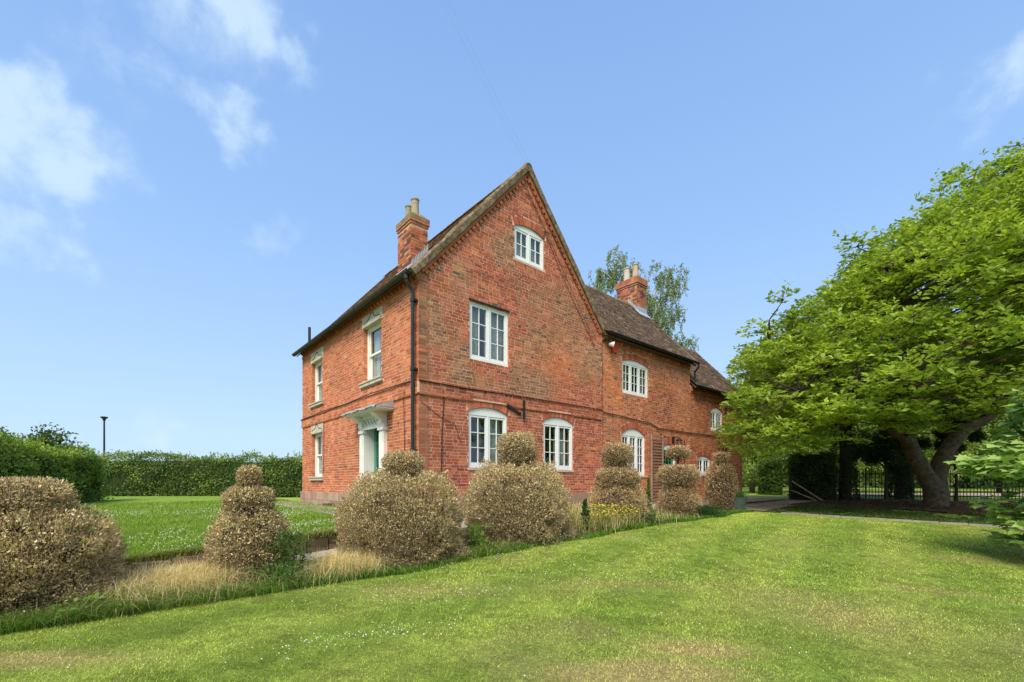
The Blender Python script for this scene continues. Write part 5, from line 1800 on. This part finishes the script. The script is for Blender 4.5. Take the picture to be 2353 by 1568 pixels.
if len(lv) > 290:
    VV, FF, CC = [], [], []
    pp = np.array([q[0] for q in lv[290:]]); dd = np.array([q[1] for q in lv[290:]]); nn_ = np.array([q[2] for q in lv[290:]])
    Ls = np.array([q[3] for q in lv[290:]])
    V, F = leaf_arrays(pp, dd, nn_, Ls, Ls * .9); np_mesh('foliage', V, F, np.repeat(jit((.17, .28, .09), len(pp), .2), 2, 0), M['leaf'], sh, kind='stuff')

# ------------------------------------------------------------ planter
px_, py_ = 7.35, 14.7
pz = float(zl(px_, py_))
pt = empty('plant_pot', (px_, py_, pz), 0, 'grey green flared plant pot at the lawn edge by the house corner', 'pot')
k = MB(); k.lathe(0, 0, [(0, 0), (.17, 0), (.19, .02), (.25, .2), (.30, .36), (.32, .40), (.30, .41), (.27, .37), (0, .36)], 20); k.build('pot_body', M['glaze'], pt, smooth=False)
n = 260
P = np.stack([rng.normal(0, .11, n), rng.normal(0, .11, n), rng.uniform(.36, .55, n)], 1)
V, F = leaf_arrays(P, unit(rdir(n) + np.array([0, 0, 1.1])), rdir(n), rng.uniform(.05, .12, n), rng.uniform(.02, .035, n))
np_mesh('foliage', V, F, np.repeat(jit((.10, .22, .04), n, .25), 2, 0), M['leaf'], pt)

# ------------------------------------------------------------ overhead wires to the gable
wr = MB()
a_ = Vector((*W(3.3, -.12), 9.75))
far_ = Vector((-9.9, -10.5, 13.6))
for off in (Vector((0, 0, 0)), Vector((.10, .0, .05))):
    pts = []
    for i in range(25):
        q = a_.lerp(far_, i / 24) + off * (1)
        q.z -= 1.1 * 4 * (i / 24) * (1 - i / 24) * .22
        pts.append(q)
    wr.tube(pts, .0016, 4)
oo = wr.build('overhead_wires', M['wire']); tag(oo, 'pair of thin overhead wires running up from the gable peak into the sky', 'wire')
tp = empty('telegraph_pole', (-9.9, -10.5, 0), 0, 'wooden pole carrying the overhead wires, out of view behind the lawn', 'pole')
k = MB(); k.tube([(0, 0, -.2), (0, 0, 14)], [.15, .10], 10); k.box(-.6, .6, -.05, .05, 13.4, 13.52); k.build('post', M['wood'], tp)

# ------------------------------------------------------------ grass, weeds, flowers
def blades(P, H, Wd, C, name, label, lean=.45, bend=.35, mat='blade'):
    n = len(P)
    a = rng.uniform(0, 2 * PI, n)
    dr_ = np.stack([np.cos(a), np.sin(a), np.zeros(n)], 1)
    sd2 = np.stack([-np.sin(a), np.cos(a), np.zeros(n)], 1)
    ln = np.minimum(np.abs(rng.normal(0, lean, n)), 1.5)[:, None]
    H = H[:, None]; Wd = Wd[:, None]
    mid = P + np.array([0, 0, 1]) * H * .6 + dr_ * ln * H * .35
    tip = P + np.array([0, 0, 1]) * H * (1 - bend * ln) + dr_ * ln * H * (1 + bend)
    V = np.stack([P - sd2 * Wd * .5, P + sd2 * Wd * .5, mid + sd2 * Wd * .35, mid - sd2 * Wd * .35, tip], 1).reshape(-1, 3)
    i = np.arange(n) * 5
    F = np.stack([np.stack([i, i + 1, i + 2], 1), np.stack([i, i + 2, i + 3], 1), np.stack([i + 3, i + 2, i + 4], 1)], 1).reshape(-1, 3)
    oo = np_mesh(name, V, F, np.repeat(np.clip(C, .01, .9), 3, 0), M[mat], kind='stuff')
    oo['label'] = label
    return oo


def tri_blades(P, H, Wd, C, name, label):
    n = len(P)
    a = rng.uniform(0, 2 * PI, n)
    dr_ = np.stack([np.cos(a), np.sin(a), np.zeros(n)], 1); sd2 = np.stack([-np.sin(a), np.cos(a), np.zeros(n)], 1)
    ln = rng.uniform(.3, 2.6, n)[:, None]
    V = np.stack([P - sd2 * Wd[:, None] * .5, P + sd2 * Wd[:, None] * .5, P + np.array([0, 0, 1]) * H[:, None] + dr_ * ln * H[:, None]], 1).reshape(-1, 3)
    F = np.arange(n * 3).reshape(-1, 3)
    oo = np_mesh(name, V, F, np.clip(C, .01, .9), M['blade'], kind='stuff'); oo['label'] = label
    return oo


# mown blades over the near lawn, thinning with distance
n = 420000
q = rng.random(n)
Yc = 1.6 * (16.0 / 1.6) ** (q ** 1.0)
X = rng.uniform(-1.25, 1.25, n) * Yc
u, v = UV(X, Yc)
ok = (v < -3.2 + .1 * rng.normal(size=n)) & (u < 9.9)
X, Yc = X[ok], Yc[ok]
n = len(X)
P = np.stack([X, Yc, zl(X, Yc) - .003], 1)
sc_ = Yc / 3.0
H = rng.uniform(.006, .019, n) * np.clip(sc_ ** .3, .8, 1.6)
C = lawn_col(X, Yc) * 1.15 * (1 + rng.normal(0, .34, (n, 1)))
rs = rng.random(n)
C = np.where((rs < .06)[:, None], np.array([.42, .34, .16]), C)
tri_blades(P, H, .0050 * np.clip(sc_, .8, 6), C, 'lawn_grass', 'short mown grass of the front lawn')
# upper lawn grass, longer and denser near its edge
n = 130000
uu = -9 * rng.random(n) ** .9; vv = -1.2 + 13 * rng.random(n) ** 2.2
X, Yc = W(uu, vv); P = np.stack([X, Yc, zup(X, Yc) - .005], 1)
d_ = np.hypot(X, Yc)
tri_blades(P, rng.uniform(.03, .09, n), .0016 * d_, up_col(X, Yc) * 1.1 * (1 + rng.normal(0, .2, (n, 1))), 'upper_lawn_grass', 'longer grass of the raised lawn left of the house')


def flowers(X, Yc, Z, r, col, name, label, flat=.7):
    n = len(X)
    base = np.array([(1, 0, 0), (0, 1, 0), (-1, 0, 0), (0, -1, 0), (0, 0, flat), (0, 0, -flat)])
    V = (np.stack([X, Yc, Z], 1)[:, None] + base[None] * r[:, None, None]).reshape(-1, 3)
    tri = np.array([(0, 1, 4), (1, 2, 4), (2, 3, 4), (3, 0, 4), (1, 0, 5), (2, 1, 5), (3, 2, 5), (0, 3, 5)])
    F = (np.arange(n)[:, None, None] * 6 + tri[None]).reshape(-1, 3)
    oo = np_mesh(name, V, F, np.repeat(jit(col, n, .08), 8, 0), M['petal'], kind='stuff'); oo['label'] = label
    return oo


def scatter(n, pts):
    xs, ys = [], []
    for (cx_, cy_, rx, ry, ang, w_) in pts:
        m_ = int(n * w_)
        a, b = rng.normal(0, rx, m_), rng.normal(0, ry, m_)
        xs.append(cx_ + a * math.cos(ang) - b * math.sin(ang)); ys.append(cy_ + a * math.sin(ang) + b * math.cos(ang))
    return np.concatenate(xs), np.concatenate(ys)


X, Yc = scatter(700, [(-1.25, 3.7, .42, .14, .5, .13), (-.95, 3.9, .3, .1, .5, .05), (-.4, 5.3, .9, .3, .4, .1), (.6, 6.2, 1.2, .5, .3, .14), (3, 6, 2.4, 2, 0, .3), (2.5, 3.2, 1.5, .8, 0, .06), (4.8, 8, 2.2, 1.4, 0, .25), (-1.5, 2.6, 1.6, .5, 0, .03), (-.3, 7.2, 1.2, .2, .75, .1)])
u, v = UV(X, Yc); ok = (v < -3.3) & (u < 9.8) & (Yc > 1.8); X, Yc = X[ok], Yc[ok]
flowers(X, Yc, zl(X, Yc) + .035, rng.uniform(.004, .009, len(X)) * (.7 + .07 * Yc), (.72, .72, .62), 'clover_flowers', 'white clover heads dotted over the front lawn')
n = 5200
uu = -.3 - 8.5 * rng.random(n); vv = -1.1 + 9.5 * rng.random(n) ** 1.5
X, Yc = W(uu, vv)
ok = (fbm(X, Yc, .7, 3) + .12 * vnoise(X, Yc, 3.0) > .60) & ~((uu > -1.4) & (vv > -.9))
X, Yc = X[ok], Yc[ok]
flowers(X, Yc, zup(X, Yc) + rng.uniform(.04, .08, len(X)), rng.uniform(.007, .013, len(X)) * np.minimum(.5 + .07 * Yc, 1.05), (.74, .74, .66), 'daisies', 'white daisies scattered thickly over the raised lawn')

# rough grass along the bed: green at the front edge, straw between the bushes
n = 26000
uu = rng.uniform(-9, 10, n); vv = -3.32 + .10 * np.sin(uu * 2.3) * np.sin(uu * .9) + np.abs(rng.normal(0, .16, n)) * (1 + .6 * vnoise(uu, 0 * uu, 1.1))
X, Yc = W(uu, vv); P = np.stack([X, Yc, zl(X, Yc) + .0], 1)
blades(P, rng.uniform(.03, .11, n) * (.3 + 1.2 * vnoise(uu, vv, 1.3)), .0016 * np.maximum(2.5, np.hypot(X, Yc)) * .9, jit((.125, .23, .03), n, .25), 'edge_grass', 'rough green grass fringe along the planting bed', .5)
C0 = np.array([.74, .60, .31]); C1 = np.array([.13, .215, .035])
X, Yc, Cc, Hh = [], [], [], []
for (u0, v0, ru, rv, m_, hh, kk) in [(-4.75, -2.55, .30, .22, 3200, .40, .93), (-4.35, -2.45, .3, .2, 1800, .40, .95), (-4.9, -2.95, .35, .15, 1200, .30, .35), (-2.75, -2.75, .24, .22, 3000, .36, .93), (-2.95, -3.1, .4, .12, 900, .22, .3),
                                     (2.6, -2.2, .5, .4, 1800, .5, .7), (3.4, -2.6, .5, .3, 900, .55, .75), (5.8, -2.3, .4, .4, 700, .3, .3), (4.6, -3.0, .8, .15, 900, .3, .35),
                                     (-6.2, -3.1, .8, .12, 3000, .22, .06), (-5.3, -3.25, .5, .06, 1800, .2, .05), (-3.8, -3.15, .5, .1, 1500, .2, .15), (-.3, -3.0, .4, .15, 1500, .18, .1)]:
    uu, vv = rng.normal(u0, ru, m_), np.maximum(rng.normal(v0, rv, m_), -3.35)
    x, y = W(uu, vv); X.append(x); Yc.append(y)
    kk_ = (rng.random(m_) < kk)[:, None]
    Cc.append(np.where(kk_, C0, C1) * (1 + rng.normal(0, .18, (m_, 1)))); Hh.append(rng.uniform(.45, 1.1, m_) * hh)
X, Yc, Cc, Hh = map(np.concatenate, (X, Yc, Cc, Hh))
u, v = UV(X, Yc)
Z = zl(X, Yc) + (zpath(u) - zl(X, Yc)) * sstep(-2.35, -1.9, v)
blades(np.stack([X, Yc, Z], 1), Hh, .0008 * np.maximum(3, np.hypot(X, Yc)), Cc, 'dry_grass', 'long straw coloured grass tufts between the clipped bushes', 1.0, .42)
# turf hanging over the retaining edge
n = 7000
uu = rng.uniform(-8.5, -.3, n); vv = -1.22 + rng.normal(0, .05, n)
X, Yc = W(uu, vv); Z = zup(X, Yc) - .02
C = np.where((rng.random(n) < .45)[:, None], np.array([.36, .27, .12]), np.array([.16, .21, .04])) * (1 + rng.normal(0, .2, (n, 1)))
blades(np.stack([X, Yc, Z], 1), rng.uniform(.04, .15, n), .0013 * np.hypot(X, Yc), C, 'overhanging_turf', 'ragged turf along the top of the low stone edge', .8)
# rough grass under the magnolia
n = 42000
uu = rng.uniform(10.12, 14.2, n); vv = rng.uniform(-13, -3.6, n)
X, Yc = W(uu, vv)
ok = fbm(X, Yc, .8, 2) > .25; X, Yc = X[ok], Yc[ok]; n = len(X)
blades(np.stack([X, Yc, zl(X, Yc)], 1), rng.uniform(.03, .10, n), .0015 * np.hypot(X, Yc), jit((.085, .14, .03), n, .25), 'shade_grass', 'thin grass in the shade of the spreading tree', .6)


# weeds: each a small plant
def weed(name, x, y, z, n, r, h, ls, col, label, cat='weed', upright=False, fl=None):
    root = empty(name, (x, y, z), 0, label, cat)
    k = MB(); ns = 5 if not upright else 1
    for i in range(ns):
        a = 2 * PI * i / ns
        k.tube([(0, 0, -.03), (math.cos(a) * r * .4 * (ns > 1), math.sin(a) * r * .4 * (ns > 1), h * .5), (math.cos(a) * r * .6 * (ns > 1), math.sin(a) * r * .6 * (ns > 1), h * .95)], [.006, .004, .002], 4, col=(.10, .15, .04))
    k.build('stem', M['leafcore'], root)
    P = np.stack([rng.normal(0, r * .5, n), rng.normal(0, r * .5, n), rng.random(n) ** (.8) * h], 1)
    if upright: P[:, :2] *= (1.1 - P[:, 2:3] / h)
    D = unit(P * np.array([1, 1, .2]) / r + rdir(n) * .7 + np.array([0, 0, .35]))
    L_ = ls * rng.uniform(.6, 1.3, n)
    V, F = leaf_arrays(P, D, unit(rdir(n) * .5 + np.array([0, 0, 1])), L_, L_ * (.55 if ls < .07 else .7))
    np_mesh('foliage', V, F, np.repeat(jit(col, n, .2), 2, 0), M['leaf'], root)
    if fl:
        m_, rr_, fc = fl
        X_, Y_ = rng.normal(0, r * .55, m_), rng.normal(0, r * .45, m_)
        oo = flowers(X_, Y_, h * rng.uniform(.55, 1.08, m_), np.full(m_, rr_) * rng.uniform(.7, 1.2, m_), fc, 'flower_heads', None, .5)
        oo.parent = root
        if 'label' in oo: del oo['label']
    return root


def zb(u, v):
    x, y = W(u, v)
    return x, y, float(zl(x, y) + (zpath(u) - zl(x, y)) * sstep(-2.35, -1.9, v))


def zgx(px, v):
    return zb(at_px(px, v), v)
weed('leafy_weed', *zgx(200, -3.15), 90, .24, .20, .06, (.19, .34, .06), 'bright green broad leaved weed at the foot of the largest bush')
weed('nettle_clump', *zgx(665, -2.75), 900, .24, .62, .05, (.075, .15, .03), 'dark green nettles beside the slim three tiered bush')
weed('nettle_clump', *zgx(640, -3.0), 500, .3, .25, .05, (.09, .18, .035), 'low green weeds under the slim three tiered bush')
weed('leafy_weed', *zgx(1092, -2.65), 160, .2, .40, .08, (.19, .34, .05), 'fresh green weed in the gap between the two broad domed bushes')
weed('ragwort', *zgx(1385, -3.0), 900, .40, .55, .04, (.17, .22, .06), 'loose plant covered in small yellow flowers below the three tiered bush', 'flowering plant', fl=(150, .019, (.80, .62, .05)))
weed('ragwort', *zgx(1440, -2.95), 700, .36, .45, .04, (.17, .22, .06), 'smaller yellow flowered plant right of the larger one', 'flowering plant', fl=(110, .019, (.80, .62, .05)))
weed('thistle', *zgx(1345, -2.75), 260, .09, .62, .09, (.07, .14, .05), 'upright dark green thistle left of the yellow flowers', upright=True)
weed('tall_weed', *zgx(1490, -2.2), 320, .12, 1.0, .07, (.12, .20, .05), 'tall thin green weed in front of the timber trellis', upright=True)
weed('low_shrub', *zgx(1622, -3.0), 2200, .45, .28, .05, (.045, .11, .035), 'low dark green mound between the last two brown bushes', 'shrub')
weed('low_shrub', *zgx(1480, -3.0), 700, .3, .26, .06, (.10, .15, .06), 'low grey green clump right of the yellow flowers', 'shrub')
weed('daisy_clump', *zgx(1255, -3.1), 500, .35, .16, .045, (.11, .20, .04), 'low green clump with a few white flowers before the tall topknot bush', 'flowering plant', fl=(24, .012, (.78, .78, .72)))
# small shrub tree showing above the left hedge
loose_tree('bushy_tree', -17.2, 16.0, .5, 2.6, 1.45, 1.9, .75, 6000, ((.05, .09, .015), (.15, .22, .04)), 'dark feathery tree top showing above the left hedge', ls=.11, seed=31, clumps=26, trunk=.08)
# grass against the foot of the plinth on the left wall
n = 1800
uu = -.08 - np.abs(rng.normal(0, .06, n)); vv = rng.uniform(.6, 6.0, n)
X, Yc = W(uu, vv)
blades(np.stack([X, Yc, zup(X, Yc)], 1), rng.uniform(.05, .32, n) * (vnoise(vv, vv * 0, 1.2)), .0012 * np.hypot(X, Yc), jit((.20, .22, .06), n, .25), 'wall_foot_grass', 'weedy grass at the foot of the left wall', .4)
# fallen leaves in the shade
n = 2600
uu = rng.uniform(12.5, 20, n); vv = rng.uniform(-12, -3.2, n)
X, Yc = W(uu, vv)
P = np.stack([X, Yc, zl(X, Yc) + .06], 1)
V, F = leaf_arrays(P, unit(rng.normal(size=(n, 3)) * np.array([1, 1, .15])), unit(rng.normal(size=(n, 3)) * .3 + np.array([0, 0, 1])), rng.uniform(.06, .12, n), rng.uniform(.04, .06, n))
oo = np_mesh('fallen_leaves', V, F, np.repeat(jit((.16, .07, .035), n, .3), 2, 0), M['dead'], kind='stuff'); oo['label'] = 'brown fallen leaves on the bare soil under the trees'
